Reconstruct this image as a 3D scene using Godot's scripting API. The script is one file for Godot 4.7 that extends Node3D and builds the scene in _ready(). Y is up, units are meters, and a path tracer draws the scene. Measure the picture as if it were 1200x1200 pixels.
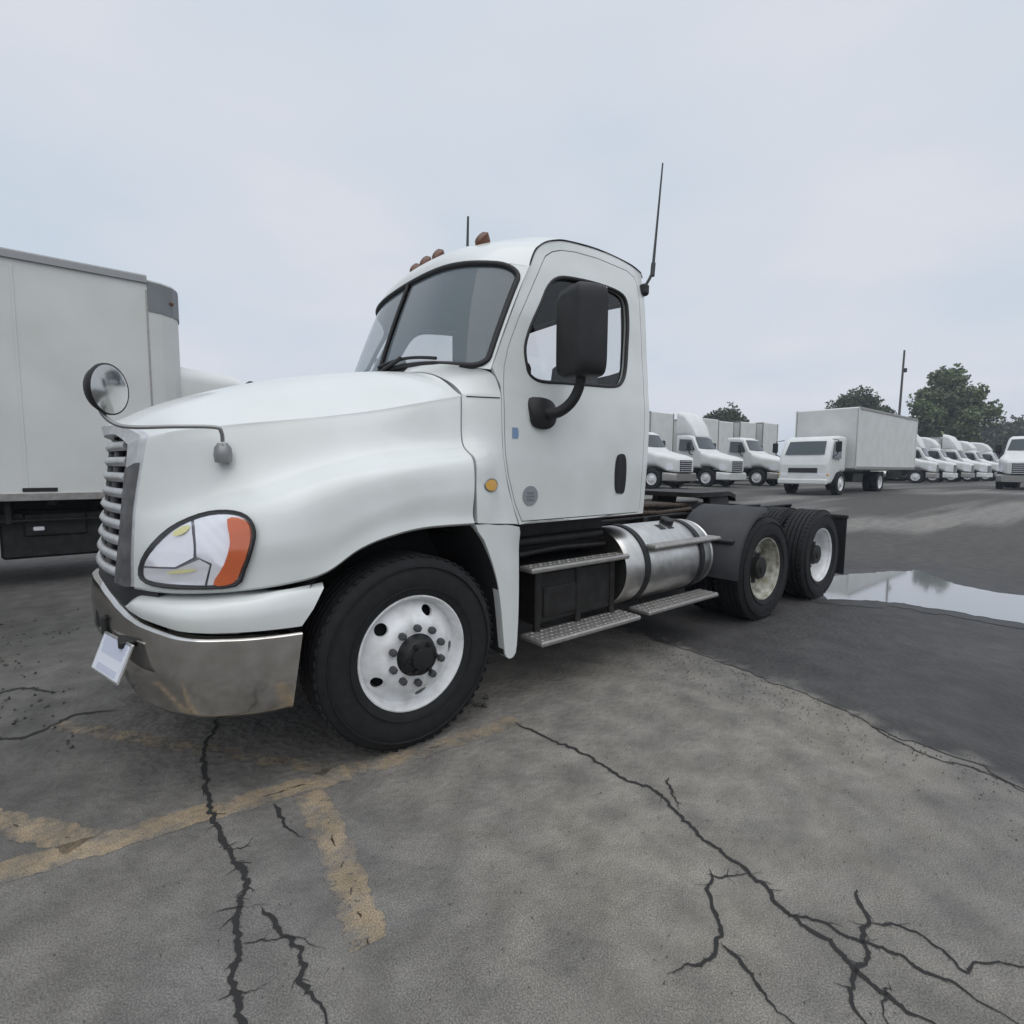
extends Node3D

# ------------------------------------------------------------------ mesh builder
class G:
	var st := SurfaceTool.new()
	var sg := 0
	var tris: Array = []
	var keep := false
	func _init():
		st.begin(Mesh.PRIMITIVE_TRIANGLES)
	func next():
		sg += 1
		st.set_smooth_group(sg)
	func flat():
		st.set_smooth_group(-1)
	func tri(a: Vector3, b: Vector3, c: Vector3):
		st.add_vertex(a); st.add_vertex(b); st.add_vertex(c)
		if keep: tris.append([a, b, c])
	func quad(a: Vector3, b: Vector3, c: Vector3, d: Vector3):
		tri(a, b, c); tri(a, c, d)
	func grid(rows: Array, smooth := true):
		if smooth: next()
		else: flat()
		for i in rows.size() - 1:
			var r: PackedVector3Array = rows[i]
			var s: PackedVector3Array = rows[i + 1]
			for j in r.size() - 1:
				quad(r[j], r[j + 1], s[j + 1], s[j])
	func pt(h: Vector3, b: float, s: Vector3, ax: int) -> Vector3:
		var p := Vector3(s.x * (h.x - b), s.y * (h.y - b), s.z * (h.z - b))
		p[ax] = s[ax] * h[ax]
		return p
	func box(size: Vector3, at := Vector3.ZERO, b := 0.01, basis := Basis.IDENTITY):
		flat()
		var h := size * 0.5
		b = minf(b, minf(h.x, minf(h.y, h.z)) * 0.9)
		var x := Transform3D(basis, at)
		for ax in 3:
			var u := (ax + 1) % 3
			var v := (ax + 2) % 3
			for sn in [-1.0, 1.0]:
				var q: Array = []
				for c in [[-1.0, -1.0], [1.0, -1.0], [1.0, 1.0], [-1.0, 1.0]]:
					var s := Vector3.ONE
					s[ax] = sn; s[u] = c[0]; s[v] = c[1]
					q.append(x * pt(h, b, s, ax))
				if sn < 0: quad(q[0], q[1], q[2], q[3])
				else: quad(q[3], q[2], q[1], q[0])
			for s1 in [-1.0, 1.0]:
				for s2 in [-1.0, 1.0]:
					var a := Vector3.ONE
					a[u] = s1; a[v] = s2; a[ax] = -1.0
					var e := a
					e[ax] = 1.0
					quad(x * pt(h, b, a, u), x * pt(h, b, e, u), x * pt(h, b, e, v), x * pt(h, b, a, v))
		for sx in [-1.0, 1.0]:
			for sy in [-1.0, 1.0]:
				for sz in [-1.0, 1.0]:
					var s := Vector3(sx, sy, sz)
					tri(x * pt(h, b, s, 0), x * pt(h, b, s, 1), x * pt(h, b, s, 2))
	# a profile (side, up) carried along a path
	func sweep(path: PackedVector3Array, prof: PackedVector2Array, up := Vector3.UP, smooth := true, caps := true):
		var rows: Array = []
		for i in path.size():
			var t: Vector3 = (path[mini(i + 1, path.size() - 1)] - path[maxi(i - 1, 0)]).normalized()
			var s := t.cross(up)
			s = s.normalized() if s.length() > 0.01 else Vector3(1, 0, 0)
			var u := s.cross(t).normalized()
			var r := PackedVector3Array()
			for p in prof: r.append(path[i] + s * p.x + u * p.y)
			r.append(r[0])
			rows.append(r)
		grid(rows, smooth)
		if caps:
			flat()
			for k in [0, rows.size() - 1]:
				var r: PackedVector3Array = rows[k]
				for j in range(1, r.size() - 2): tri(r[0], r[j], r[j + 1])
	func tube(path: PackedVector3Array, rad: float, n := 8, rad2 := -1.0, closed := false):
		if rad2 < 0: rad2 = rad
		var rows: Array = []
		var u := Vector3(0.31, 0.83, 0.47).normalized()
		var m := path.size()
		for i in m:
			var a: Vector3 = path[(i + 1) % m] if closed else path[mini(i + 1, m - 1)]
			var b: Vector3 = path[(i - 1 + m) % m] if closed else path[maxi(i - 1, 0)]
			var t := (a - b).normalized()
			u = (u - t * u.dot(t))
			if u.length() < 0.05: u = t.cross(Vector3(0.9, 0.1, 0.3))
			u = u.normalized()
			var s := t.cross(u)
			var rr := lerpf(rad, rad2, float(i) / maxf(1, m - 1))
			var r := PackedVector3Array()
			for k in n + 1:
				var w := TAU * (k % n) / n
				r.append(path[i] + (u * cos(w) + s * sin(w)) * rr)
			rows.append(r)
		if closed: rows.append(rows[0])
		grid(rows)
		if not closed:
			flat()
			for k in [0, m - 1]:
				var r: PackedVector3Array = rows[k]
				for j in n: tri(path[k], r[j], r[j + 1])
	# profile of (radius, height) turned about the local z axis
	func lathe(prof: PackedVector2Array, x := Transform3D.IDENTITY, n := 48):
		var rings: Array = []
		for p in prof:
			var r := PackedVector3Array()
			for k in n + 1:
				var w := TAU * (k % n) / n
				r.append(x * Vector3(cos(w) * p.x, sin(w) * p.x, p.y))
			rings.append(r)
		next()
		for i in prof.size() - 1:
			if i > 0:
				var d0 := prof[i] - prof[i - 1]
				var d1 := prof[i + 1] - prof[i]
				if absf(d0.angle_to(d1)) > 0.7: next()
			for j in n: quad(rings[i][j], rings[i][j + 1], rings[i + 1][j + 1], rings[i + 1][j])
	# an outline with holes, meshed finely and laid on a surface f(Vector2) -> Vector3
	func sheet(outer: PackedVector2Array, holes: Array, step: float, f: Callable, rim := Vector3.ZERO):
		var pts := PackedVector2Array()
		var loops: Array = [G.resample(outer, step)]
		for h in holes: loops.append(G.resample(h, step))
		for l in loops: pts.append_array(l)
		var nb := pts.size()
		var box := Rect2(outer[0], Vector2.ZERO)
		for p in outer: box = box.expand(p)
		var i := 0
		var y := box.position.y + step * 0.5
		while y < box.end.y:
			var xx := box.position.x + step * (0.5 if i % 2 == 0 else 1.0)
			while xx < box.end.x:
				var p := Vector2(xx + 0.001 * sin(i * 7.1 + xx * 91), y + 0.001 * cos(i * 3.3 + xx * 57))
				if G.inside(p, loops):
					var ok := true
					for k in nb:
						if pts[k].distance_squared_to(p) < step * step * 0.3:
							ok = false
							break
					if ok: pts.append(p)
				xx += step
			y += step * 0.87
			i += 1
		var ix := Geometry2D.triangulate_delaunay(pts)
		next()
		for k in range(0, ix.size(), 3):
			var a := pts[ix[k]]
			var b := pts[ix[k + 1]]
			var c := pts[ix[k + 2]]
			if absf((b - a).cross(c - a)) < 1e-9 or not G.inside((a + b + c) / 3.0, loops): continue
			if (b - a).cross(c - a) > 0: tri(f.call(a), f.call(c), f.call(b))
			else: tri(f.call(a), f.call(b), f.call(c))
		if rim != Vector3.ZERO:
			for l in loops:
				next()
				var n: int = l.size()
				for k in n:
					var a: Vector3 = f.call(l[k])
					var b: Vector3 = f.call(l[(k + 1) % n])
					quad(a, b, b + rim, a + rim)
	static func resample(p: PackedVector2Array, step: float) -> PackedVector2Array:
		var o := PackedVector2Array()
		for i in p.size():
			var a := p[i]
			var b := p[(i + 1) % p.size()]
			var n := maxi(1, int(round(a.distance_to(b) / step)))
			for k in n: o.append(a.lerp(b, float(k) / n))
		return o
	static func inside(p: Vector2, loops: Array) -> bool:
		if not Geometry2D.is_point_in_polygon(p, loops[0]): return false
		for k in range(1, loops.size()):
			if Geometry2D.is_point_in_polygon(p, loops[k]): return false
		return true
	func done() -> ArrayMesh:
		st.generate_normals()
		return st.commit()

# ------------------------------------------------------------------ small helpers
var M := {}
var counts := {}

func V(x: float, y: float, z: float) -> Vector3: return Vector3(x, y, z)
func W(x: float, y: float) -> Vector2: return Vector2(x, y)

func numbered(called: String, parent: Node) -> String:
	var key := str(parent.get_instance_id()) + called
	var n: int = counts.get(key, 0)
	counts[key] = n + 1
	return called if n == 0 else "%s_%03d" % [called, n]

func tag(o: Node, label: String, category := "", group := "", kind := "") -> Node:
	if label: o.set_meta("label", label)
	if category: o.set_meta("category", category)
	if group: o.set_meta("group", group)
	if kind: o.set_meta("kind", kind)
	return o

func thing(called: String, label: String, category: String, at := Vector3.ZERO, turn := 0.0, group := "") -> Node3D:
	var o := Node3D.new()
	o.name = numbered(called, self)
	add_child(o, true)
	o.position = at
	o.rotation.y = turn
	tag(o, label, category, group)
	return o

func part(called: String, mesh, mat: Material, parent: Node, at := Vector3.ZERO, turn := 0.0) -> MeshInstance3D:
	var o := MeshInstance3D.new()
	o.name = numbered(called, parent)
	o.mesh = mesh.done() if mesh is G else mesh
	o.material_override = mat
	parent.add_child(o, true)
	o.position = at
	o.rotation.y = turn
	return o

func holder(called: String, parent: Node, at := Vector3.ZERO, turn := 0.0) -> Node3D:
	var o := Node3D.new()
	o.name = numbered(called, parent)
	parent.add_child(o, true)
	o.position = at
	o.rotation.y = turn
	return o

func crom(a, b, c, d, t: float):
	return 0.5 * (2.0 * b + (c - a) * t + (2.0 * a - 5.0 * b + 4.0 * c - d) * t * t + (3.0 * b - a - 3.0 * c + d) * t * t * t)

func along(p, t: float):
	var n: int = p.size()
	var i := clampi(int(floor(t)), 0, n - 2)
	return crom(p[maxi(i - 1, 0)], p[i], p[i + 1], p[mini(i + 2, n - 1)], t - i)

func smooth3(p: PackedVector3Array, n: int) -> PackedVector3Array:
	var o := PackedVector3Array()
	for k in n + 1: o.append(along(p, float(k) / n * (p.size() - 1)))
	return o

func loop2(p: PackedVector2Array, per := 4) -> PackedVector2Array:
	var o := PackedVector2Array()
	var n := p.size()
	for i in n:
		for k in per:
			o.append(crom(p[(i - 1 + n) % n], p[i], p[(i + 1) % n], p[(i + 2) % n], float(k) / per))
	return o

# a smooth patch through rows of control points
func patch(ctrl: Array, nu: int, nv: int) -> Array:
	var cols: Array = []
	for r in ctrl: cols.append(smooth3(r, nv))
	var rows: Array = []
	for i in nu + 1:
		var t := float(i) / nu * (ctrl.size() - 1)
		var row := PackedVector3Array()
		for j in nv + 1:
			var a := clampi(int(floor(t)), 0, ctrl.size() - 2)
			row.append(crom(cols[maxi(a - 1, 0)][j], cols[a][j], cols[a + 1][j], cols[mini(a + 2, ctrl.size() - 1)][j], t - a))
		rows.append(row)
	return rows

func mirror_rows(rows: Array) -> Array:
	var o: Array = []
	for r in rows:
		var q := PackedVector3Array()
		for p in r: q.append(Vector3(p.x, p.y, -p.z))
		q.reverse()
		o.append(q)
	return o

func lookup(pairs: PackedVector2Array, x: float) -> float:
	if x <= pairs[0].x: return pairs[0].y
	for i in pairs.size() - 1:
		if x <= pairs[i + 1].x:
			var t := (x - pairs[i].x) / (pairs[i + 1].x - pairs[i].x)
			t = t * t * (3.0 - 2.0 * t) * 0.35 + t * 0.65
			return lerpf(pairs[i].y, pairs[i + 1].y, t)
	return pairs[-1].y

func depth_at(tris: Array, p: Vector2, fallback: float) -> float:
	var best := -INF
	for t in tris:
		var a: Vector3 = t[0]
		var b: Vector3 = t[1]
		var c: Vector3 = t[2]
		if p.x < minf(a.x, minf(b.x, c.x)) - 1e-4 or p.x > maxf(a.x, maxf(b.x, c.x)) + 1e-4: continue
		if p.y < minf(a.y, minf(b.y, c.y)) - 1e-4 or p.y > maxf(a.y, maxf(b.y, c.y)) + 1e-4: continue
		var d := (b.x - a.x) * (c.y - a.y) - (c.x - a.x) * (b.y - a.y)
		if absf(d) < 1e-10: continue
		var u := ((p.x - a.x) * (c.y - a.y) - (c.x - a.x) * (p.y - a.y)) / d
		var v := ((b.x - a.x) * (p.y - a.y) - (p.x - a.x) * (b.y - a.y)) / d
		if u >= -0.001 and v >= -0.001 and u + v <= 1.001:
			best = maxf(best, a.z + u * (b.z - a.z) + v * (c.z - a.z))
	return best if best > -100 else fallback

func circle2(c: Vector2, rx: float, ry: float, n := 24, turn := 0.0) -> PackedVector2Array:
	var o := PackedVector2Array()
	for k in n: o.append(c + Vector2(cos(TAU * k / n) * rx, sin(TAU * k / n) * ry).rotated(turn))
	return o

# ------------------------------------------------------------------ materials
func noise_tex(freq: float, seed_: int, lo: Color, hi: Color, size := 512, octaves := 4, mid := 0.5, span := 0.5, kind := FastNoiseLite.TYPE_SIMPLEX_SMOOTH) -> ImageTexture:
	var n := FastNoiseLite.new()
	n.seed = seed_
	n.noise_type = kind
	n.frequency = freq
	n.fractal_octaves = octaves
	var im := n.get_seamless_image(size, size, false, false, 0.15, false)
	im.convert(Image.FORMAT_L8)
	var out := Image.create(size, size, false, Image.FORMAT_RGB8)
	var src := im.get_data()
	var dst := PackedByteArray()
	dst.resize(size * size * 3)
	var lut: Array = []
	for k in 256:
		var t := clampf((k / 255.0 - mid) / span + 0.5, 0, 1)
		var c := lo.lerp(hi, t)
		lut.append([c.r8, c.g8, c.b8])
	for k in src.size():
		var c: Array = lut[src[k]]
		dst[k * 3] = c[0]; dst[k * 3 + 1] = c[1]; dst[k * 3 + 2] = c[2]
	out.set_data(size, size, false, Image.FORMAT_RGB8, dst)
	return ImageTexture.create_from_image(out)

func srgb(r: float, g: float, b: float) -> Color:   # a linear base colour
	return Color(r, g, b).linear_to_srgb()

func mat(called: String, c: Color, rough := 0.5, metal := 0.0) -> StandardMaterial3D:
	var m := StandardMaterial3D.new()
	m.resource_name = called
	m.albedo_color = c
	m.roughness = rough
	m.metallic = metal
	m.cull_mode = BaseMaterial3D.CULL_DISABLED
	M[called] = m
	return m

func textured(m: StandardMaterial3D, tex: Texture2D, tile: float, world := false) -> StandardMaterial3D:
	m.albedo_texture = tex
	m.uv1_triplanar = true
	m.uv1_world_triplanar = world
	m.uv1_scale = Vector3.ONE / tile
	return m

func rough_tex(m: StandardMaterial3D, tex: Texture2D):
	m.roughness_texture = tex
	m.roughness_texture_channel = BaseMaterial3D.TEXTURE_CHANNEL_RED

func materials():
	var dirt := noise_tex(0.008, 3, Color(0.95, 0.95, 0.94), Color(1, 1, 1), 512, 6, 0.45, 0.5)
	var streak := noise_tex(0.012, 11, Color(0.84, 0.83, 0.81), Color(1, 1, 1), 512, 6, 0.5, 0.8)
	var smudge := noise_tex(0.01, 21, Color(0.6, 0.6, 0.6), Color(1, 1, 1), 512, 6, 0.5, 0.8)
	var m := textured(mat("white_paint", srgb(0.73, 0.755, 0.74), 0.3), dirt, 2.3)
	m.clearcoat_enabled = true; m.clearcoat = 0.6; m.clearcoat_roughness = 0.08
	textured(mat("white_body", srgb(0.71, 0.725, 0.715), 0.5), dirt, 3.1)
	textured(mat("box_panel", srgb(0.66, 0.67, 0.655), 0.55), dirt, 4.3)
	textured(mat("grey_cap", srgb(0.20, 0.21, 0.22), 0.5), dirt, 2.0)
	m = textured(mat("chrome", srgb(0.72, 0.70, 0.68), 0.2, 1.0), streak, 0.9)
	rough_tex(m, smudge); m.roughness = 0.16
	m = textured(mat("aluminium", srgb(0.72, 0.72, 0.71), 0.3, 1.0), streak, 0.7)
	rough_tex(m, smudge); m.roughness = 0.45
	textured(mat("step_alloy", srgb(0.42, 0.41, 0.40), 0.5, 0.7), streak, 0.5)
	textured(mat("wheel_paint", srgb(0.80, 0.81, 0.82), 0.4), noise_tex(0.02, 5, Color(0.86, 0.85, 0.83), Color(1, 1, 1), 256, 4, 0.4, 0.4), 0.6)
	textured(mat("old_wheel_paint", srgb(0.56, 0.56, 0.50), 0.5), noise_tex(0.02, 6, Color(0.55, 0.52, 0.44), Color(1, 1, 1), 256, 4, 0.45, 0.5), 0.5)
	m = textured(mat("rubber", srgb(0.011, 0.0115, 0.013), 0.8), noise_tex(0.02, 8, Color(0.7, 0.7, 0.7), Color(1.0, 1.0, 1.0), 256, 4), 0.4)
	textured(mat("black_plastic", srgb(0.014, 0.0145, 0.016), 0.55), smudge, 0.8)
	textured(mat("chassis", srgb(0.016, 0.015, 0.0145), 0.6), noise_tex(0.02, 9, Color(0.55, 0.5, 0.45), Color(1, 1, 1), 256, 4), 0.6)
	textured(mat("grey_plastic", srgb(0.036, 0.037, 0.041), 0.55), smudge, 1.1)
	textured(mat("rusty", srgb(0.085, 0.062, 0.045), 0.8), noise_tex(0.03, 14, Color(0.5, 0.42, 0.36), Color(1, 1, 1), 256, 4), 0.5)
	textured(mat("mid_grey", srgb(0.16, 0.16, 0.165), 0.45), smudge, 0.5)
	mat("seam", srgb(0.02, 0.02, 0.021), 0.8)
	mat("trim", srgb(0.06, 0.062, 0.065), 0.7)
	mat("gasket", srgb(0.010, 0.010, 0.011), 0.6)
	textured(mat("slat_chrome", srgb(0.66, 0.68, 0.71), 0.35, 0.4), streak, 0.5)
	m = mat("glass", Color(0.02, 0.025, 0.028, 0.10), 0.03)
	m.transparency = BaseMaterial3D.TRANSPARENCY_ALPHA
	m = mat("windshield_glass", Color(0.55, 0.60, 0.625, 0.44), 0.03)
	m.transparency = BaseMaterial3D.TRANSPARENCY_ALPHA
	m = mat("dark_glass", srgb(0.045, 0.06, 0.066), 0.06)
	m.metallic_specular = 0.6
	m = mat("clear_lens", Color(0.9, 0.92, 0.95, 0.02), 0.04)
	m.transparency = BaseMaterial3D.TRANSPARENCY_ALPHA
	m = mat("reflector", srgb(0.88, 0.88, 0.93), 0.2, 0.35)
	mat("lamp_housing", srgb(0.42, 0.42, 0.46), 0.25, 0.5)
	m = mat("orange_lens", srgb(0.60, 0.105, 0.008), 0.18)
	m.clearcoat_enabled = true; m.clearcoat = 0.8; m.clearcoat_roughness = 0.05
	mat("amber_lens", srgb(0.70, 0.36, 0.03), 0.25)
	mat("brown_lens", srgb(0.12, 0.045, 0.018), 0.25)
	mat("red_lens", srgb(0.30, 0.02, 0.015), 0.3)
	mat("yellow_tint", srgb(0.72, 0.68, 0.32), 0.3)
	m = mat("mirror_glass", srgb(0.50, 0.50, 0.49), 0.16, 1.0)
	mat("dull_metal", srgb(0.30, 0.30, 0.30), 0.45, 0.8)
	mat("emblem_grey", srgb(0.25, 0.27, 0.29), 0.5)
	mat("sticker_blue", srgb(0.20, 0.30, 0.46), 0.6)
	mat("red_reflector", srgb(0.25, 0.03, 0.02), 0.4)
	mat("seat_cloth", srgb(0.035, 0.036, 0.04), 0.9)
	mat("hose_red", srgb(0.25, 0.02, 0.02), 0.5)
	mat("hose_blue", srgb(0.02, 0.06, 0.22), 0.5)
	textured(mat("bark", srgb(0.07, 0.055, 0.042), 0.9), smudge, 1.5)
	textured(mat("pole_wood", srgb(0.14, 0.125, 0.11), 0.9), smudge, 1.5)
	m = mat("leaf", Color(1, 1, 1), 0.7)
	m.vertex_color_use_as_albedo = true
	m.backlight_enabled = true; m.backlight = Color(0.25, 0.3, 0.12)
	# asphalt: fine aggregate multiplied over broad wear held in the vertex colours
	var grain := noise_tex(0.24, 31, Color(0.56, 0.56, 0.56), Color(1, 1, 1), 1024, 3, 0.5, 0.75)
	var mott := noise_tex(0.02, 32, Color(0.80, 0.80, 0.80), Color(1, 1, 1), 1024, 7, 0.5, 0.7)
	var bump := FastNoiseLite.new()
	bump.seed = 33; bump.frequency = 0.2; bump.fractal_octaves = 3
	var bi := bump.get_seamless_image(512, 512)
	bi.convert(Image.FORMAT_RGBA8)
	bi.bump_map_to_normal_map(3.0)
	var nt := ImageTexture.create_from_image(bi)
	for spec in [["asphalt", Color(1, 1, 1), 0.9], ["new_asphalt", Color(1, 1, 1), 0.7]]:
		m = textured(mat(spec[0], spec[1], spec[2]), mott, 5.3, true)
		m.vertex_color_use_as_albedo = true
		m.detail_enabled = true
		m.detail_blend_mode = BaseMaterial3D.BLEND_MODE_MUL
		m.detail_albedo = grain
		m.detail_uv_layer = BaseMaterial3D.DETAIL_UV_2
		m.uv2_triplanar = true
		m.uv2_world_triplanar = true
		m.uv2_scale = Vector3.ONE / 1.7
		m.normal_enabled = true
		m.normal_texture = nt
		m.normal_scale = 0.32
	m = textured(mat("dark_asphalt", Color(1, 1, 1), 0.66), mott, 5.3, true)
	m.vertex_color_use_as_albedo = true
	mat("crack_fill", srgb(0.024, 0.023, 0.023), 0.95)
	m = mat("water", srgb(0.38, 0.39, 0.40), 0.05, 0.6)
	m.metallic_specular = 0.7
	textured(mat("crumb", srgb(0.13, 0.125, 0.12), 0.95), grain, 0.6)

# ------------------------------------------------------------------ ground
var wear_noise := FastNoiseLite.new()
var fine_noise := FastNoiseLite.new()

func ground_height(x: float, z: float) -> float:
	var d := sqrt(x * x + z * z)
	return 0.42 * smoothstep(9.0, 27.0, d)

func blob(x: float, z: float, cx: float, cz: float, r: float) -> float:
	var d := Vector2(x - cx, z - cz).length() / r
	return exp(-d * d)

func wear(x: float, z: float) -> Color:
	var n := wear_noise.get_noise_2d(x * 1.0, z * 1.0)
	var f := fine_noise.get_noise_2d(x, z)
	var v := 0.315 + 0.036 * n + 0.04 * f
	var warm := 0.35 + 0.5 * n
	# dusty, sun-bleached ground beside the tractor
	var dust := blob(x, z, 1.4, 1.8, 1.3) + 0.8 * blob(x, z, 0.5, 2.3, 0.9) + 0.5 * blob(x, z, 2.0, 2.7, 0.5)
	dust *= 0.7 + 0.9 * f
	v += 0.11 * clampf(dust, 0, 1)
	warm += 0.7 * clampf(dust, 0, 1)
	# older dark lanes out in the lot
	var far := smoothstep(3.5, 8.0, x)
	v *= lerpf(1.0, 0.46 + 0.8 * smoothstep(0.02, 0.4, wear_noise.get_noise_2d(x * 0.16 + 40.0, z * 0.6)), far)
	# darker, broken ground in front of the bumper and below the box truck
	var dark_asphalt := blob(x, z, -2.4, -2.9, 2.0) + 0.5 * blob(x, z, -1.8, 0.2, 0.9)
	v *= 1.0 - 0.66 * clampf(dark_asphalt + 0.4 * f, 0, 1)
	warm = clampf(warm, 0, 1.3)
	return Color(v * (1.06 + 0.05 * warm), v * (1.01 + 0.02 * warm), v * (0.955 - 0.06 * warm))

func ticks(lo: float, hi: float, fine: float, far: float) -> PackedFloat32Array:
	var o := PackedFloat32Array()
	var n := int(round((hi - lo) / fine))
	for k in n + 1: o.append(lo + (hi - lo) * k / n)
	var s := fine
	var x := hi
	while x < far:
		s *= 1.14
		x += s
		o.append(x)
	s = fine
	x = lo
	while x > -far:
		s *= 1.14
		x -= s
		o.insert(0, x)
	return o

func colored_grid(xs: PackedFloat32Array, zs: PackedFloat32Array) -> ArrayMesh:
	var vs := PackedVector3Array()
	var cs := PackedColorArray()
	var ns := PackedVector3Array()
	var ix := PackedInt32Array()
	for x in xs:
		for z in zs:
			vs.append(Vector3(x, ground_height(x, z), z))
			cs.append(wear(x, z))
			ns.append(Vector3.UP)
	var w := zs.size()
	for i in xs.size() - 1:
		for j in w - 1:
			var a := i * w + j
			ix.append_array([a, a + w, a + w + 1, a, a + w + 1, a + 1])
	var arr := []
	arr.resize(Mesh.ARRAY_MAX)
	arr[Mesh.ARRAY_VERTEX] = vs
	arr[Mesh.ARRAY_NORMAL] = ns
	arr[Mesh.ARRAY_COLOR] = cs
	arr[Mesh.ARRAY_INDEX] = ix
	var me := ArrayMesh.new()
	me.add_surface_from_arrays(Mesh.PRIMITIVE_TRIANGLES, arr)
	return me

func ragged(p: PackedVector2Array, amount: float, step: float, seed_: int) -> PackedVector2Array:
	var n := FastNoiseLite.new()
	n.seed = seed_; n.frequency = 1.0
	var o := G.resample(p, step)
	for i in o.size():
		var q := o[i]
		o[i] = q + Vector2(n.get_noise_2d(q.x * 3.0, q.y * 3.0) + 0.6 * n.get_noise_2d(q.x * 11.0, q.y * 11.0), n.get_noise_2d(q.x * 3.0 + 50, q.y * 3.0) + 0.6 * n.get_noise_2d(q.x * 11.0 + 50, q.y * 11.0)) * amount
	return o

func ground_sheet(called: String, outline: PackedVector2Array, y: float, m: Material, step: float, color: Callable, drop := 0.0) -> MeshInstance3D:
	var g := G.new()
	g.next()
	var loops := [outline]
	var pts := outline.duplicate()
	var box := Rect2(outline[0], Vector2.ZERO)
	for p in outline: box = box.expand(p)
	var yy := box.position.y + step * 0.5
	while yy < box.end.y:
		var xx := box.position.x + step * 0.5
		while xx < box.end.x:
			var p := Vector2(xx + 0.2 * step * sin(yy * 37 + xx * 91), yy + 0.2 * step * cos(xx * 57))
			if G.inside(p, loops): pts.append(p)
			xx += step
		yy += step
	var ix := Geometry2D.triangulate_delaunay(pts)
	for k in range(0, ix.size(), 3):
		var c := (pts[ix[k]] + pts[ix[k + 1]] + pts[ix[k + 2]]) / 3.0
		if not G.inside(c, loops): continue
		var t := [pts[ix[k]], pts[ix[k + 1]], pts[ix[k + 2]]]
		if (t[1] - t[0]).cross(t[2] - t[0]) < 0: t = [t[0], t[2], t[1]]
		for p in t:
			g.st.set_color(color.call(p.x, p.y))
			g.st.add_vertex(Vector3(p.x, ground_height(p.x, p.y) + y, p.y))
	if drop > 0.0:
		for k in outline.size():
			var a := outline[k]
			var b := outline[(k + 1) % outline.size()]
			g.st.set_color(color.call(a.x, a.y))
			g.quad(V(a.x, y, a.y), V(b.x, y, b.y), V(b.x, y - drop, b.y), V(a.x, y - drop, a.y))
	var o := part(called, g, m, self)
	tag(o, "", "", "", "structure")
	return o

# a crack: a narrow dark ribbon whose width wanders and whose sides fray
func crack(pts: PackedVector2Array, w: float, seed_: int, taper := true) -> void:
	var rng := RandomNumberGenerator.new()
	rng.seed = seed_
	var n := FastNoiseLite.new()
	n.seed = seed_; n.frequency = 1.0
	var p3 := PackedVector3Array()
	for q in pts: p3.append(Vector3(q.x, 0, q.y))
	var len := 0.0
	for i in pts.size() - 1: len += pts[i].distance_to(pts[i + 1])
	var m := maxi(8, int(len / 0.012))
	var path: Array = []
	for k in m + 1:
		var t := float(k) / m * (pts.size() - 1)
		var i := clampi(int(t), 0, pts.size() - 2)
		var q := pts[i].lerp(pts[i + 1], t - i) * 0.5
		var c: Vector3 = along(p3, t)
		q += Vector2(c.x, c.z) * 0.5
		q += Vector2(n.get_noise_2d(q.x * 9, q.y * 9), n.get_noise_2d(q.x * 9 + 70, q.y * 9)) * 0.024 + Vector2(n.get_noise_2d(q.x * 30, q.y * 30), n.get_noise_2d(q.x * 30 + 70, q.y * 30)) * 0.009
		path.append(q)
	var g := G.new()
	g.next()
	var old: Array = []
	for k in m + 1:
		var d: Vector2 = (path[mini(k + 3, m)] - path[maxi(k - 3, 0)]).normalized()
		var s := Vector2(-d.y, d.x)
		var e := 1.0
		if taper: e = minf(1.0, minf(k + 1.0, (m - k) * 0.35 + 0.4) * 0.16)
		var wa := w * e * (0.5 + 0.55 * absf(n.get_noise_1d(k * 0.13)) * 2.0 + rng.randf_range(-0.15, 0.15))
		var wb := w * e * (0.5 + 0.55 * absf(n.get_noise_1d(k * 0.13 + 90)) * 2.0 + rng.randf_range(-0.15, 0.15))
		var a: Vector2 = path[k] + s * wa * 0.5
		var b: Vector2 = path[k] - s * wb * 0.5
		var now := [V(a.x, 0.0036, a.y), V(b.x, 0.0036, b.y)]
		if k > 0: g.quad(old[0], old[1], now[1], now[0])
		old = now
		# hairline offshoots
		if taper and k > 4 and k < m - 4 and rng.randf() < 0.13:
			var dir := d.rotated(rng.randf_range(0.5, 1.3) * (1.0 if rng.randf() < 0.5 else -1.0))
			var q: Vector2 = path[k]
			var l := rng.randf_range(0.015, 0.06)
			var ww := rng.randf_range(0.15, 0.3) * w
			for j in 4:
				var q2 := q + dir * l / 4.0
				var sd := Vector2(-dir.y, dir.x) * ww * 0.5
				g.quad(V(q.x + sd.x, 0.0032, q.y + sd.y), V(q.x - sd.x, 0.0032, q.y - sd.y), V(q2.x - sd.x * 0.75, 0.0032, q2.y - sd.y * 0.75), V(q2.x + sd.x * 0.75, 0.0032, q2.y + sd.y * 0.75))
				q = q2
				ww *= 0.75
				dir = dir.rotated(rng.randf_range(-0.5, 0.5))
	tag(part("pavement_crack", g, M.crack_fill, self), "", "", "", "structure")

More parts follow.
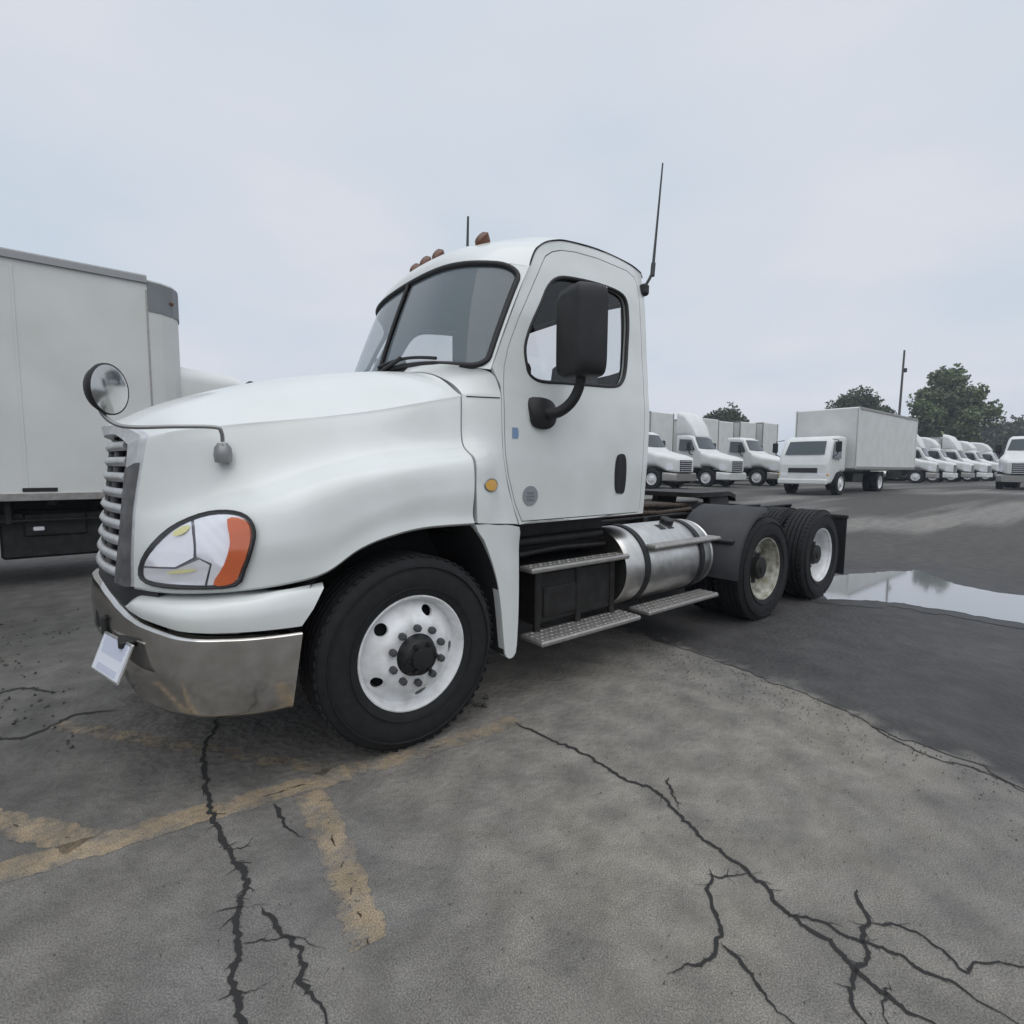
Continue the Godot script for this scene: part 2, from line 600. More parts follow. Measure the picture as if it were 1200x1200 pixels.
# worn paint: a sheet cut into many small cells, with the cells that have flaked off left out
func paint_line(pts: PackedVector2Array, w: float, keepers: float, seed_: int, c: Color) -> void:
	var n := FastNoiseLite.new()
	n.seed = seed_; n.frequency = 1.0; n.fractal_octaves = 3
	var p3 := PackedVector3Array()
	for q in pts: p3.append(Vector3(q.x, 0, q.y))
	var len := 0.0
	for i in pts.size() - 1: len += pts[i].distance_to(pts[i + 1])
	var m := int(len / 0.008)
	var rows := int(w / 0.008)
	var g := G.new()
	g.next()
	for k in m:
		for j in rows:
			var q: Array = []
			for e in [[k, j], [k + 1, j], [k + 1, j + 1], [k, j + 1]]:
				var t: float = float(e[0]) / m * (pts.size() - 1)
				var a: Vector3 = along(p3, t)
				var b: Vector3 = along(p3, minf(t + 0.02, pts.size() - 1.0)) - along(p3, maxf(t - 0.02, 0.0))
				var s := Vector3(-b.z, 0, b.x).normalized()
				var edge := n.get_noise_2d(a.x * 9, a.z * 9 + (40 if e[1] * 2 > rows else 0)) * 0.02
				q.append(a + s * ((float(e[1]) / rows - 0.5) * w + edge) + V(0, 0.0016, 0))
			var c0: Vector3 = q[0]
			var v := n.get_noise_2d(c0.x * 14, c0.z * 14) * 0.5 + n.get_noise_2d(c0.x * 3.1, c0.z * 3.1) * 0.5 + n.get_noise_2d(c0.x * 47, c0.z * 47) * 0.45
			var frac := absf(float(j + 0.5) / rows - 0.5) * 2.0
			v += 0.22 * pow(frac, 4.0)
			if v > keepers + 0.28: continue
			for e in [0, 1, 2, 0, 2, 3]:
				var p: Vector3 = q[e]
				var thin := clampf(0.30 + (0.35 - keepers) * 0.55 + 0.9 * n.get_noise_2d(p.x * 6, p.z * 6) + 0.5 * n.get_noise_2d(p.x * 31 + 9, p.z * 31) + 0.4 * pow(frac, 3.0), 0.12, 0.95)
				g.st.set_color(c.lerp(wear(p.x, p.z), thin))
				g.st.add_vertex(p)
	tag(part("painted_line", g, M.road_paint, self), "", "", "", "structure")

func build_ground():
	wear_noise.seed = 4; wear_noise.frequency = 0.55; wear_noise.fractal_octaves = 5
	fine_noise.seed = 5; fine_noise.frequency = 3.2; fine_noise.fractal_octaves = 4
	M.road_paint = M.asphalt
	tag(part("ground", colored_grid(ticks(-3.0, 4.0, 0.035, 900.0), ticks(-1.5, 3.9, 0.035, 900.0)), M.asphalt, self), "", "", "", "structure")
	# newer, darker asphalt behind the cab
	var edge := PackedVector2Array([W(1.35, -3.2), W(1.55, -1.2), W(1.91, 0.09), W(2.29, 0.38), W(2.44, 0.81), W(2.40, 1.20), W(2.36, 1.59), W(2.33, 1.91), W(2.27, 2.21), W(2.20, 2.46), W(2.14, 2.70), W(2.12, 2.89), W(2.09, 3.06), W(2.02, 3.25), W(1.90, 3.9), W(2.5, 4.6), W(4.4, 4.7), W(6.2, 4.2), W(8.6, 3.6), W(8.9, 1.5), W(8.0, -0.6), W(6.5, -2.2), W(4.0, -3.4)])
	var nw := wear_noise
	var nf := fine_noise
	var worn := ragged(edge, 0.055, 0.05, 8)
	ground_sheet("asphalt_patch", worn, 0.005, M.new_asphalt, 0.07, func(x, z):
		var v: float = 0.098 + 0.03 * nw.get_noise_2d(x * 1.5 + 20, z * 1.5) + 0.022 * nf.get_noise_2d(x * 0.8, z * 0.8)
		# the thin edge has worn through to the older surface
		var d := 9.0
		for k in range(0, worn.size(), 2): d = minf(d, worn[k].distance_squared_to(Vector2(x, z)))
		var bare: float = 1.0 - smoothstep(0.0, 0.12, sqrt(d) + 0.16 * nf.get_noise_2d(x * 2.0, z * 2.0) + 0.03)
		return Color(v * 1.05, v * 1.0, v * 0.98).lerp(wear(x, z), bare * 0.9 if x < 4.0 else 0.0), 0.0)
	# rain water standing in a dip
	var pud := loop2(PackedVector2Array([W(5.10, 0.95), W(5.9, 0.82), W(6.68, 0.87), W(7.22, 1.06), W(7.76, 1.32), W(8.0, 1.47), W(7.39, 1.87), W(7.12, 2.25), W(7.10, 2.56), W(7.28, 2.89), W(7.2, 3.5), W(6.3, 3.6), W(5.87, 3.12), W(5.59, 2.80), W(5.57, 2.44), W(5.55, 2.03), W(5.51, 1.73), W(5.29, 1.47), W(5.02, 1.2)]), 3)
	ground_sheet("puddle_water", ragged(pud, 0.075, 0.05, 9), 0.012, M.water, 0.25, func(_x, _z): return Color.WHITE)
	var wet := ragged(Geometry2D.offset_polygon(pud, 0.22)[0], 0.13, 0.06, 12)
	ground_sheet("damp_asphalt", wet, 0.009, M.dark_asphalt, 0.2, func(x, z):
		var v: float = 0.055 + 0.02 * nf.get_noise_2d(x, z)
		return Color(v, v, v * 1.02))
	var pud2 := loop2(PackedVector2Array([W(4.02, 2.98), W(4.19, 3.0), W(4.25, 3.06), W(4.05, 3.14), W(3.92, 3.05)]), 3)
	ground_sheet("puddle_water", ragged(pud2, 0.02, 0.04, 10), 0.014, M.water, 0.2, func(_x, _z): return Color.WHITE)
	for c in [
		[[W(-0.76, 0.20), W(-0.78, 0.28), W(-0.88, 0.54), W(-0.92, 0.95), W(-0.93, 1.18), W(-0.92, 1.40), W(-0.89, 1.57), W(-0.93, 1.68), W(-0.97, 1.83), W(-1.00, 1.96), W(-1.01, 2.11), W(-1.0, 2.35)], 0.025],
		[[W(-0.87, 1.74), W(-0.86, 1.86), W(-0.83, 1.95), W(-0.84, 2.03), W(-0.85, 2.10), W(-0.83, 2.20), W(-0.83, 2.38)], 0.019],
		[[W(-0.91, 1.39), W(-0.87, 1.40), W(-0.79, 1.37)], 0.014],
		[[W(-0.70, 1.20), W(-0.71, 1.36), W(-0.68, 1.50)], 0.022],
		[[W(-1.0, 1.67), W(-0.94, 1.69), W(-0.86, 1.75)], 0.008],
		[[W(-1.01, 2.00), W(-0.92, 2.04)], 0.010],
		[[W(-0.96, 1.84), W(-0.86, 1.90), W(-0.75, 2.03)], 0.007],
		[[W(0.57, 1.29), W(0.61, 1.58), W(0.64, 1.85), W(0.64, 2.02), W(0.68, 2.16), W(0.63, 2.31), W(0.57, 2.46), W(0.55, 2.60), W(0.53, 2.72), W(0.47, 2.84), W(0.46, 2.98), W(0.42, 3.07), W(0.42, 3.17), W(0.42, 3.4)], 0.021],
		[[W(0.81, 2.14), W(0.72, 2.23), W(0.65, 2.31)], 0.022],
		[[W(0.45, 2.58), W(0.31, 2.67), W(0.22, 2.75), W(0.09, 2.76), W(-0.02, 2.72)], 0.017],
		[[W(0.41, 2.58), W(0.47, 2.64), W(0.58, 2.71)], 0.014],
		[[W(0.21, 2.75), W(0.18, 2.86), W(0.14, 2.94), W(0.09, 3.1)], 0.015],
		[[W(0.77, 2.94), W(0.65, 3.01), W(0.50, 3.05), W(0.39, 3.06), W(0.31, 3.09), W(0.2, 3.18)], 0.018],
		[[W(0.47, 2.84), W(0.53, 2.94), W(0.54, 3.01), W(0.58, 3.09), W(0.59, 3.19), W(0.60, 3.28), W(0.58, 3.5)], 0.015],
		[[W(0.64, 3.00), W(0.73, 3.12), W(0.70, 3.19), W(0.69, 3.25), W(0.81, 3.32), W(0.9, 3.5)], 0.012],
		[[W(0.46, 3.12), W(0.38, 3.14), W(0.27, 3.19)], 0.016],
		[[W(2.20, 2.50), W(2.06, 2.72), W(2.03, 2.91), W(2.07, 3.09), W(1.95, 3.3)], 0.014],
		[[W(-2.2, -0.35), W(-1.9, -0.42), W(-1.62, -0.2), W(-1.4, -0.35), W(-1.2, -0.28)], 0.03],
		[[W(-2.6, -1.3), W(-2.1, -0.9), W(-1.7, -1.05), W(-1.5, -0.8)], 0.03],
	]:
		crack(PackedVector2Array(c[0]), c[1] * 0.98, 100 + int(c[1] * 9000) + int(c[0][0].x * 700))
	var yel := Color(0.66, 0.51, 0.33)
	paint_line(PackedVector2Array([W(-2.2, 0.97), W(-1.66, 1.00), W(-1.26, 1.05), W(-0.98, 1.08), W(-0.66, 1.13), W(-0.36, 1.17)]), 0.135, 0.45, 41, yel)
	paint_line(PackedVector2Array([W(-0.36, 1.17), W(-0.1, 1.22), W(0.25, 1.25), W(0.6, 1.27)]), 0.12, 0.02, 42, yel * 0.85)
	paint_line(PackedVector2Array([W(-1.95, 0.10), W(-1.73, 0.47), W(-1.60, 0.66), W(-1.44, 0.86), W(-1.34, 1.0)]), 0.125, 0.42, 43, yel)
	paint_line(PackedVector2Array([W(-0.57, 1.22), W(-0.57, 1.44), W(-0.60, 1.71), W(-0.63, 1.92), W(-0.65, 2.09)]), 0.125, 0.30, 44, yel * 0.95)
	paint_line(PackedVector2Array([W(-1.5, -0.29), W(-1.24, 0.04), W(-0.87, 0.52), W(-0.59, 0.89), W(-0.42, 1.1)]), 0.10, 0.0, 45, yel * 0.75)
	# loose crumbs of broken asphalt
	var rock := G.new()
	var r0 := RandomNumberGenerator.new()
	r0.seed = 77
	rock.flat()
	var vs: Array = []
	for k in 6:
		vs.append([V(1, 0, 0), V(-1, 0, 0), V(0, 0.7, 0), V(0, -0.7, 0), V(0, 0, 1), V(0, 0, -1)][k] * r0.randf_range(0.7, 1.2))
	for f in [[2, 0, 4], [2, 4, 1], [2, 1, 5], [2, 5, 0], [3, 4, 0], [3, 1, 4], [3, 5, 1], [3, 0, 5]]: rock.tri(vs[f[0]], vs[f[1]], vs[f[2]])
	var mm := MultiMesh.new()
	mm.transform_format = MultiMesh.TRANSFORM_3D
	mm.mesh = rock.done()
	var spots: Array = []
	for k in 900:
		var a := r0.randf()
		var p := Vector2(r0.randf_range(-3.4, -1.4), r0.randf_range(-3.2, 0.1))
		if wear_noise.get_noise_2d(p.x * 3, p.y * 3) + 0.25 < a * 0.5: continue
		spots.append([p, r0.randf_range(0.004, 0.016)])
	for k in 900:
		var p := Vector2(2.3 - r0.randf() * r0.randf() * 0.8, r0.randf_range(0.4, 3.4))
		spots.append([p, r0.randf_range(0.002, 0.006)])
	for k in 700: spots.append([Vector2(r0.randf_range(-1.5, 2.1), r0.randf_range(1.2, 3.4)), r0.randf_range(0.0015, 0.004)])
	for k in 9: spots.append([Vector2(0.50 + r0.randf_range(-0.12, 0.12), 0.98 + r0.randf_range(-0.06, 0.06)), r0.randf_range(0.012, 0.03)])
	mm.instance_count = spots.size()
	for k in spots.size():
		var s: float = spots[k][1]
		mm.set_instance_transform(k, Transform3D(Basis.from_euler(Vector3(r0.randf() * 6, r0.randf() * 6, 0)).scaled(Vector3.ONE * s), Vector3(spots[k][0].x, s * 0.3 + 0.003, spots[k][0].y)))
	var mi := MultiMeshInstance3D.new()
	mi.name = "gravel"
	mi.multimesh = mm
	mi.material_override = M.crumb
	add_child(mi)
	tag(mi, "loose grey crumbs of broken asphalt scattered on the lot", "gravel", "", "stuff")

# ------------------------------------------------------------------ wheels (axis along z, outer side +z, centre at the hub)
func tyre_mesh(width: float, deep := 0.012) -> ArrayMesh:
	var h := width * 0.5
	var p := PackedVector2Array([W(0.285, h - 0.035), W(0.300, h - 0.016), W(0.335, h + 0.002), W(0.385, h + 0.008), W(0.43, h + 0.006), W(0.465, h - 0.004), W(0.488, h - 0.016), W(0.500, h - 0.026), W(0.506, h - 0.036)])
	var gr := 0.012
	var n := 4
	for k in n:
		var z := (h - 0.036) - (k + 0.8) * (2 * h - 0.072) / (n + 0.6)
		p.append_array(PackedVector2Array([W(0.508, z + gr * 0.5), W(0.508 - deep, z + gr * 0.3), W(0.508 - deep, z - gr * 0.3), W(0.508, z - gr * 0.5)]))
	for k in range(8, -1, -1): p.append(W([0.285, 0.300, 0.335, 0.385, 0.43, 0.465, 0.488, 0.500, 0.506][k], -[h - 0.035, h - 0.016, h + 0.002, h + 0.008, h + 0.006, h - 0.004, h - 0.016, h - 0.026, h - 0.036][k]))
	var g := G.new()
	g.lathe(p, Transform3D.IDENTITY, 72)
	# moulded bands on the sidewall
	for r in [0.345, 0.455]:
		g.lathe(PackedVector2Array([W(r - 0.004, h + 0.001), W(r - 0.002, h + 0.0105), W(r + 0.002, h + 0.0105), W(r + 0.004, h + 0.001)]), Transform3D.IDENTITY, 64)
	# tread blocks: short bars across the shoulders
	g.flat()
	for k in 60:
		var w := TAU * k / 60.0
		var b := Basis(Vector3.BACK, w)
		for s in [-1.0, 1.0]:
			g.box(V(0.010, 0.030, 0.034), b * V(0.505, 0, 0) + V(0, 0, s * (h - 0.034)), 0.003, b * Basis(Vector3.RIGHT, 0.3 * s))
	return g.done()

# the wheel disc with real hand holes: one outline per sector, meshed round its hole
func disc_mesh(zr: PackedVector2Array, r0: float, r1: float, holes: int, hr: float, hc: float, off: float, lip: PackedVector2Array) -> ArrayMesh:
	var g := G.new()
	for k in holes:
		var a0 := off + TAU * (k - 0.5) / holes
		var a1 := off + TAU * (k + 0.5) / holes
		var o := PackedVector2Array()
		for j in 13: o.append(Vector2.from_angle(lerpf(a0, a1, j / 12.0)) * r1)
		for j in 13: o.append(Vector2.from_angle(lerpf(a1, a0, j / 12.0)) * r0)
		var am := off + TAU * k / holes
		var hole := circle2(Vector2.from_angle(am) * hc, hr, hr * 0.78, 20, am + PI / 2)
		g.sheet(o, [hole], 0.022, func(q): return V(q.x, q.y, lookup(zr, q.length())))
		g.next()
		for j in hole.size():
			var a: Vector2 = hole[j]
			var b: Vector2 = hole[(j + 1) % hole.size()]
			var za := lookup(zr, a.length())
			var zb := lookup(zr, b.length())
			g.quad(V(a.x, a.y, za), V(b.x, b.y, zb), V(b.x, b.y, zb - 0.02), V(a.x, a.y, za - 0.02))
	g.lathe(lip, Transform3D.IDENTITY, 56)
	return g.done()

func hexes(r: float, n: int, z: float, size: float, length: float) -> Array:
	var o: Array = []
	for k in n:
		var a := TAU * (k + 0.5) / n
		o.append(Vector3(cos(a) * r, sin(a) * r, z + length * 0.5))
	return o

func nut_mesh(size: float, length: float) -> ArrayMesh:
	var g := G.new()
	g.flat()
	for k in 6:
		var a := Vector2.from_angle(TAU * k / 6.0) * size
		var b := Vector2.from_angle(TAU * (k + 1) / 6.0) * size
		g.quad(V(a.x, a.y, -length * 0.5), V(b.x, b.y, -length * 0.5), V(b.x, b.y, length * 0.5), V(a.x, a.y, length * 0.5))
		g.tri(V(0, 0, length * 0.62), V(a.x, a.y, length * 0.5), V(b.x, b.y, length * 0.5))
	return g.done()

func build_wheels(t: Node3D):
	var front_tyre := tyre_mesh(0.28)
	var drive_tyre := tyre_mesh(0.285, 0.018)
	var fz := PackedVector2Array([W(0.10, 0.150), W(0.17, 0.150), W(0.19, 0.142), W(0.23, 0.098), W(0.26, 0.072), W(0.275, 0.066)])
	var front_disc := disc_mesh(fz, 0.11, 0.268, 5, 0.034, 0.226, 1.16, PackedVector2Array([W(0.255, 0.040), W(0.268, 0.068), W(0.276, 0.088), W(0.284, 0.118), W(0.296, 0.131), W(0.303, 0.130), W(0.306, 0.120)]))
	var rz := PackedVector2Array([W(0.10, 0.002), W(0.17, 0.0), W(0.20, -0.004), W(0.26, -0.02)])
	var rear_disc := disc_mesh(rz, 0.11, 0.252, 5, 0.032, 0.215, 0.5, PackedVector2Array([W(0.248, -0.022), W(0.254, -0.006), W(0.262, 0.05), W(0.272, 0.09), W(0.286, 0.108), W(0.292, 0.128), W(0.302, 0.131), W(0.306, 0.120)]))
	var nut := nut_mesh(0.0185, 0.035)
	var bolt := nut_mesh(0.012, 0.018)
	var dark := G.new()   # brake drum behind the hand holes
	dark.lathe(PackedVector2Array([W(0.0, 0.0), W(0.20, 0.0), W(0.235, -0.02), W(0.235, -0.12), W(0.0, -0.12)]), Transform3D(Basis(), V(0, 0, 0.035)), 32)
	var drum := dark.done()
	var hub_g := G.new()
	hub_g.lathe(PackedVector2Array([W(0.108, 0.13), W(0.108, 0.152), W(0.100, 0.16), W(0.092, 0.20), W(0.086, 0.206), W(0.062, 0.21), W(0.058, 0.225), W(0.035, 0.229), W(0.0, 0.229)]), Transform3D.IDENTITY, 32)
	var hub := hub_g.done()
	var axle_g := G.new()
	axle_g.lathe(PackedVector2Array([W(0.130, -0.01), W(0.128, 0.02), W(0.112, 0.03), W(0.104, 0.075), W(0.106, 0.085), W(0.100, 0.095), W(0.05, 0.10), W(0.045, 0.112), W(0.0, 0.114)]), Transform3D.IDENTITY, 32)
	var axle_hub := axle_g.done()
	for s in [1.0, -1.0]:
		var w := holder("front_wheel", t, V(0, 0.50, s * 1.035), 0.0 if s > 0 else PI)
		part("tyre", front_tyre, M.rubber, w)
		part("rim", front_disc, M.wheel_paint, w)
		part("brake_drum", drum, M.seam, w)
		part("hub_cap", hub, M.black_plastic, w)
		for p in hexes(0.143, 10, 0.146, 0, 0.035): part("lug_nut", nut, M.trim, w, p)
		for k in 6: part("hub_bolt", bolt, M.chassis, w, V(cos(TAU * k / 6) * 0.075, sin(TAU * k / 6) * 0.075, 0.214))
	for ax in [3.766, 5.086]:
		for s in [1.0, -1.0]:
			var w := holder("drive_wheel", t, V(ax, 0.50, s * 1.06), 0.0 if s > 0 else PI)
			part("tyre", drive_tyre, M.rubber, w)
			part("tyre", drive_tyre, M.rubber, w, V(0, 0, -0.335))
			part("rim", rear_disc, M.old_wheel_paint if ax < 4 else M.wheel_paint, w)
			part("brake_drum", drum, M.seam, w, V(0, 0, -0.09))
			part("axle_hub", axle_hub, M.chassis, w)
			for p in hexes(0.143, 10, 0.0, 0, 0.03): part("lug_nut", nut, M.trim, w, p)

# ------------------------------------------------------------------ the tractor: x runs back from the front axle, z to its driver's side
var hood_tris: Array = []
var cowl_tris: Array = []

func hood_lines() -> Array:
	var A := PackedVector3Array([V(-1.13,.92,.68), V(-1.04,.92,.84), V(-.93,.925,.97), V(-.78,.935,1.08), V(-.60,.955,1.155), V(-.45,.99,1.19), V(-.30,1.08,1.20), V(-.15,1.13,1.205), V(.05,1.16,1.205), V(.35,1.16,1.20)])
	var B := PackedVector3Array([V(-1.125,1.08,.70), V(-1.02,1.10,.86), V(-.90,1.12,.99), V(-.76,1.13,1.09), V(-.60,1.15,1.165), V(-.45,1.18,1.20), V(-.30,1.24,1.212), V(-.15,1.29,1.218), V(.05,1.33,1.22), V(.35,1.35,1.215)])
	var C := PackedVector3Array([V(-1.115,1.20,.705), V(-1.0,1.22,.84), V(-.88,1.24,.95), V(-.74,1.27,1.05), V(-.58,1.32,1.125), V(-.43,1.37,1.165), V(-.30,1.41,1.182), V(-.15,1.44,1.19), V(.05,1.47,1.192), V(.36,1.50,1.187)])
	var D := PackedVector3Array([V(-1.105,1.29,.703), V(-.98,1.325,.798), V(-.86,1.35,.873), V(-.72,1.39,.935), V(-.56,1.435,.975), V(-.42,1.478,.996), V(-.28,1.51,1.014), V(-.13,1.54,1.023), V(.07,1.568,1.03), V(.375,1.60,1.036)])
	var E := PackedVector3Array([V(-1.06,1.55,.697), V(-.96,1.58,.768), V(-.85,1.60,.82), V(-.70,1.625,.865), V(-.54,1.65,.898), V(-.40,1.673,.922), V(-.26,1.698,.938), V(-.10,1.727,.952), V(.1,1.772,.966), V(.405,1.84,.98)])
	var F := PackedVector3Array([V(-1.05,1.60,.655), V(-.95,1.63,.735), V(-.84,1.65,.783), V(-.69,1.675,.828), V(-.53,1.70,.858), V(-.39,1.722,.88), V(-.25,1.745,.897), V(-.09,1.775,.912), V(.11,1.82,.926), V(.41,1.885,.942)])
	var Gl := PackedVector3Array([V(-1.12,1.65,.42), V(-1.0,1.715,.49), V(-.87,1.765,.53), V(-.70,1.825,.55), V(-.53,1.88,.57), V(-.38,1.92,.59), V(-.23,1.95,.60), V(-.06,1.98,.62), V(.12,2.01,.64), V(.36,2.03,.66)])
	var H := PackedVector3Array([V(-1.185,1.665,0), V(-1.03,1.755,0), V(-.89,1.82,0), V(-.71,1.885,0), V(-.54,1.935,0), V(-.38,1.975,0), V(-.22,2.01,0), V(-.04,2.04,0), V(.12,2.06,0), V(.29,2.075,0)])
	var A2 := PackedVector3Array()
	for k in 10:
		if k < 5: A2.append(A[k].lerp(B[k], 0.35))
		else:
			A2.append(A[k] + V(-0.01, 0.055, -0.002))
			A[k].z += 0.004
			B[k].z -= 0.014
			C[k].z -= 0.018
	return [A, A2, B, C, D, E, F, Gl, H]

func nose_x(y: float, z: float) -> float:
	return -1.275 + 0.115 * (y - 0.92) + 0.075 * pow(absf(z) / 0.57, 2.2)

func build_hood(t: Node3D):
	var L := hood_lines()
	var ctrl: Array = []
	for k in 10:
		var row := PackedVector3Array()
		for l in L: row.append(l[k])
		for i in range(L.size() - 2, -1, -1):
			var p: Vector3 = L[i][k]
			row.append(V(p.x, p.y, -p.z))
		ctrl.append(row)
	var rows := patch(ctrl, 63, 96)
	var g := G.new()
	g.keep = true
	g.grid(rows)
	hood_tris = g.tris.filter(func(q): return q[0].z > 0.3 and q[1].z > 0.3)
	g.keep = false
	# turned-in lips along the arches and the rear edge
	for side in [0, 96]:
		var a := PackedVector3Array()
		var b := PackedVector3Array()
		var c := PackedVector3Array()
		for r in rows:
			var p: Vector3 = r[side]
			var s := signf(p.z)
			a.append(p)
			b.append(p + V(0, -0.012, -0.012 * s))
			c.append(p + V(0, 0.0, -0.05 * s))
		g.grid([a, b, c])
	var re: PackedVector3Array = rows[63]
	var back := PackedVector3Array()
	for p in re: back.append(p + V(-0.01, -0.04, 0) if absf(p.z) < 0.9 else p + V(-0.01, 0, -0.04 * signf(p.z)))
	g.grid([re, back])
	var hood := part("hood", g, M.white_paint, t)
	# grille surround: from the nose edge in to the opening
	var nose: PackedVector3Array = rows[0]
	var s0 := PackedVector3Array()
	var s1 := PackedVector3Array()
	var s2 := PackedVector3Array()
	var s3 := PackedVector3Array()
	for p in nose:
		var iy := clampf(lerpf(0.93, 1.575, (p.y - 0.92) / 0.70), 0.93, 1.60)
		var iz := p.z * 0.81
		var inner := V(nose_x(iy, iz) + 0.012, iy, iz)
		s0.append(p)
		s1.append(p.lerp(inner, 0.12) + V(-0.02, 0, 0))
		s2.append(p.lerp(inner, 0.85) + V(-0.012, 0, 0))
		s3.append(inner + V(0.03, 0, 0))
	var sur := G.new()
	sur.grid([s0, s1])
	sur.grid([s1, s2])
	sur.grid([s2, s3])
	var grille := part("grille", sur, M.slat_chrome, t)
	for s in [1.0, -1.0]:
		var i0 := PackedVector3Array()
		var i1 := PackedVector3Array()
		var i2 := PackedVector3Array()
		for k in s1.size():
			if s1[k].z * s > 0.3 and s1[k].y < 1.50:
				i0.append(s0[k].lerp(s1[k], 0.25) + V(-0.006, 0, 0)); i1.append(s1[k] + V(-0.005, 0, 0)); i2.append(s2[k] + V(-0.004, 0, 0))
		var dk := G.new()
		dk.grid([i0, i1, i2])
		part("surround_insert", dk, M.mid_grey, grille)
	# white corner post above the chrome
	var bg := G.new()
	var br: Array = []
	for k in 9:
		var y := 0.90 + k * 0.09
		var row := PackedVector3Array()
		for j in 17:
			var z := -0.58 + 1.16 * j / 16.0
			row.append(V(nose_x(y, z) + 0.065, y, z))
		br.append(row)
	bg.grid(br)
	part("radiator_screen", bg, M.seam, grille)
	for k in 9:
		var y := 0.965 + k * 0.073
		var half := 0.552 - 0.02 * k / 8.0
		if k == 8: half = 0.50
		var path := PackedVector3Array()
		for j in 25:
			var z := -half + 2 * half * j / 24.0
			path.append(V(nose_x(y, z) + 0.02, y, z))
		var sg := G.new()
		sg.sweep(path, PackedVector2Array([W(-0.022, -0.019), W(-0.026, 0.0), W(-0.022, 0.019), W(0.0, 0.022), W(0.012, 0.0), W(0.0, -0.022)]))
		part("slat", sg, M.slat_chrome, grille)
	for z in [-0.30, 0.0, 0.30]:
		var path := PackedVector3Array()
		for k in 9: path.append(V(nose_x(0.93 + k * 0.078, z) + 0.045, 0.93 + k * 0.078, z))
		var vg := G.new()
		vg.sweep(path, PackedVector2Array([W(-0.012, -0.02), W(0.012, -0.02), W(0.012, 0.02), W(-0.012, 0.02)]), Vector3.LEFT)
		part("grille_rib", vg, M.mid_grey, grille)
	# black intake between grille and bumper
	var ig := G.new()
	var ir0 := PackedVector3Array()
	var ir1 := PackedVector3Array()
	var ir2 := PackedVector3Array()
	for j in 33:
		var z := -0.80 + 1.6 * j / 32.0
		var xx := nose_x(0.92, minf(absf(z), 0.62)) + 0.02 + maxf(0.0, absf(z) - 0.55) * 0.45
		ir0.append(V(xx + 0.06, 0.94, z)); ir1.append(V(xx, 0.90, z)); ir2.append(V(xx + 0.03, 0.76, z))
	ig.grid([ir0, ir1, ir2])
	part("lower_intake", ig, M.gasket, t)
	# headlights
	for s in [1.0, -1.0]: build_headlight(t, s)
	# engine bay filler so that no daylight shows through the arches
	var eb := G.new()
	eb.box(V(1.35, 0.75, 1.05), V(-0.45, 1.08, 0), 0.05)
	eb.box(V(0.06, 0.75, 1.84), V(0.44, 1.42, 0), 0.01)
	part("engine_bay_filler", eb, M.chassis, t)
	# wheel housings
	for s in [1.0, -1.0]:
		var path: Array = []
		for q in [W(-0.60, 0.42), W(-0.60, 0.72), W(-0.53, 0.90), W(-0.42, 1.02), W(-0.28, 1.10), W(-0.12, 1.15), W(0.05, 1.165), W(0.25, 1.165), W(0.36, 1.13), W(0.46, 0.98), W(0.53, 0.80), W(0.565, 0.6), W(0.585, 0.36)]: path.append(q)
		var h0 := PackedVector3Array()
		var h1 := PackedVector3Array()
		for k in 49:
			var q: Vector2 = along(path, k / 48.0 * (path.size() - 1))
			h0.append(V(q.x, q.y - 0.002, s * 1.165))
			h1.append(V(q.x, q.y + 0.004, s * 0.52))
		var hg := G.new()
		hg.grid([h0, h1])
		hg.box(V(1.1, 0.7, 0.02), V(0, 0.82, s * 0.53), 0.004)
		part("wheel_housing", hg, M.seam, t)

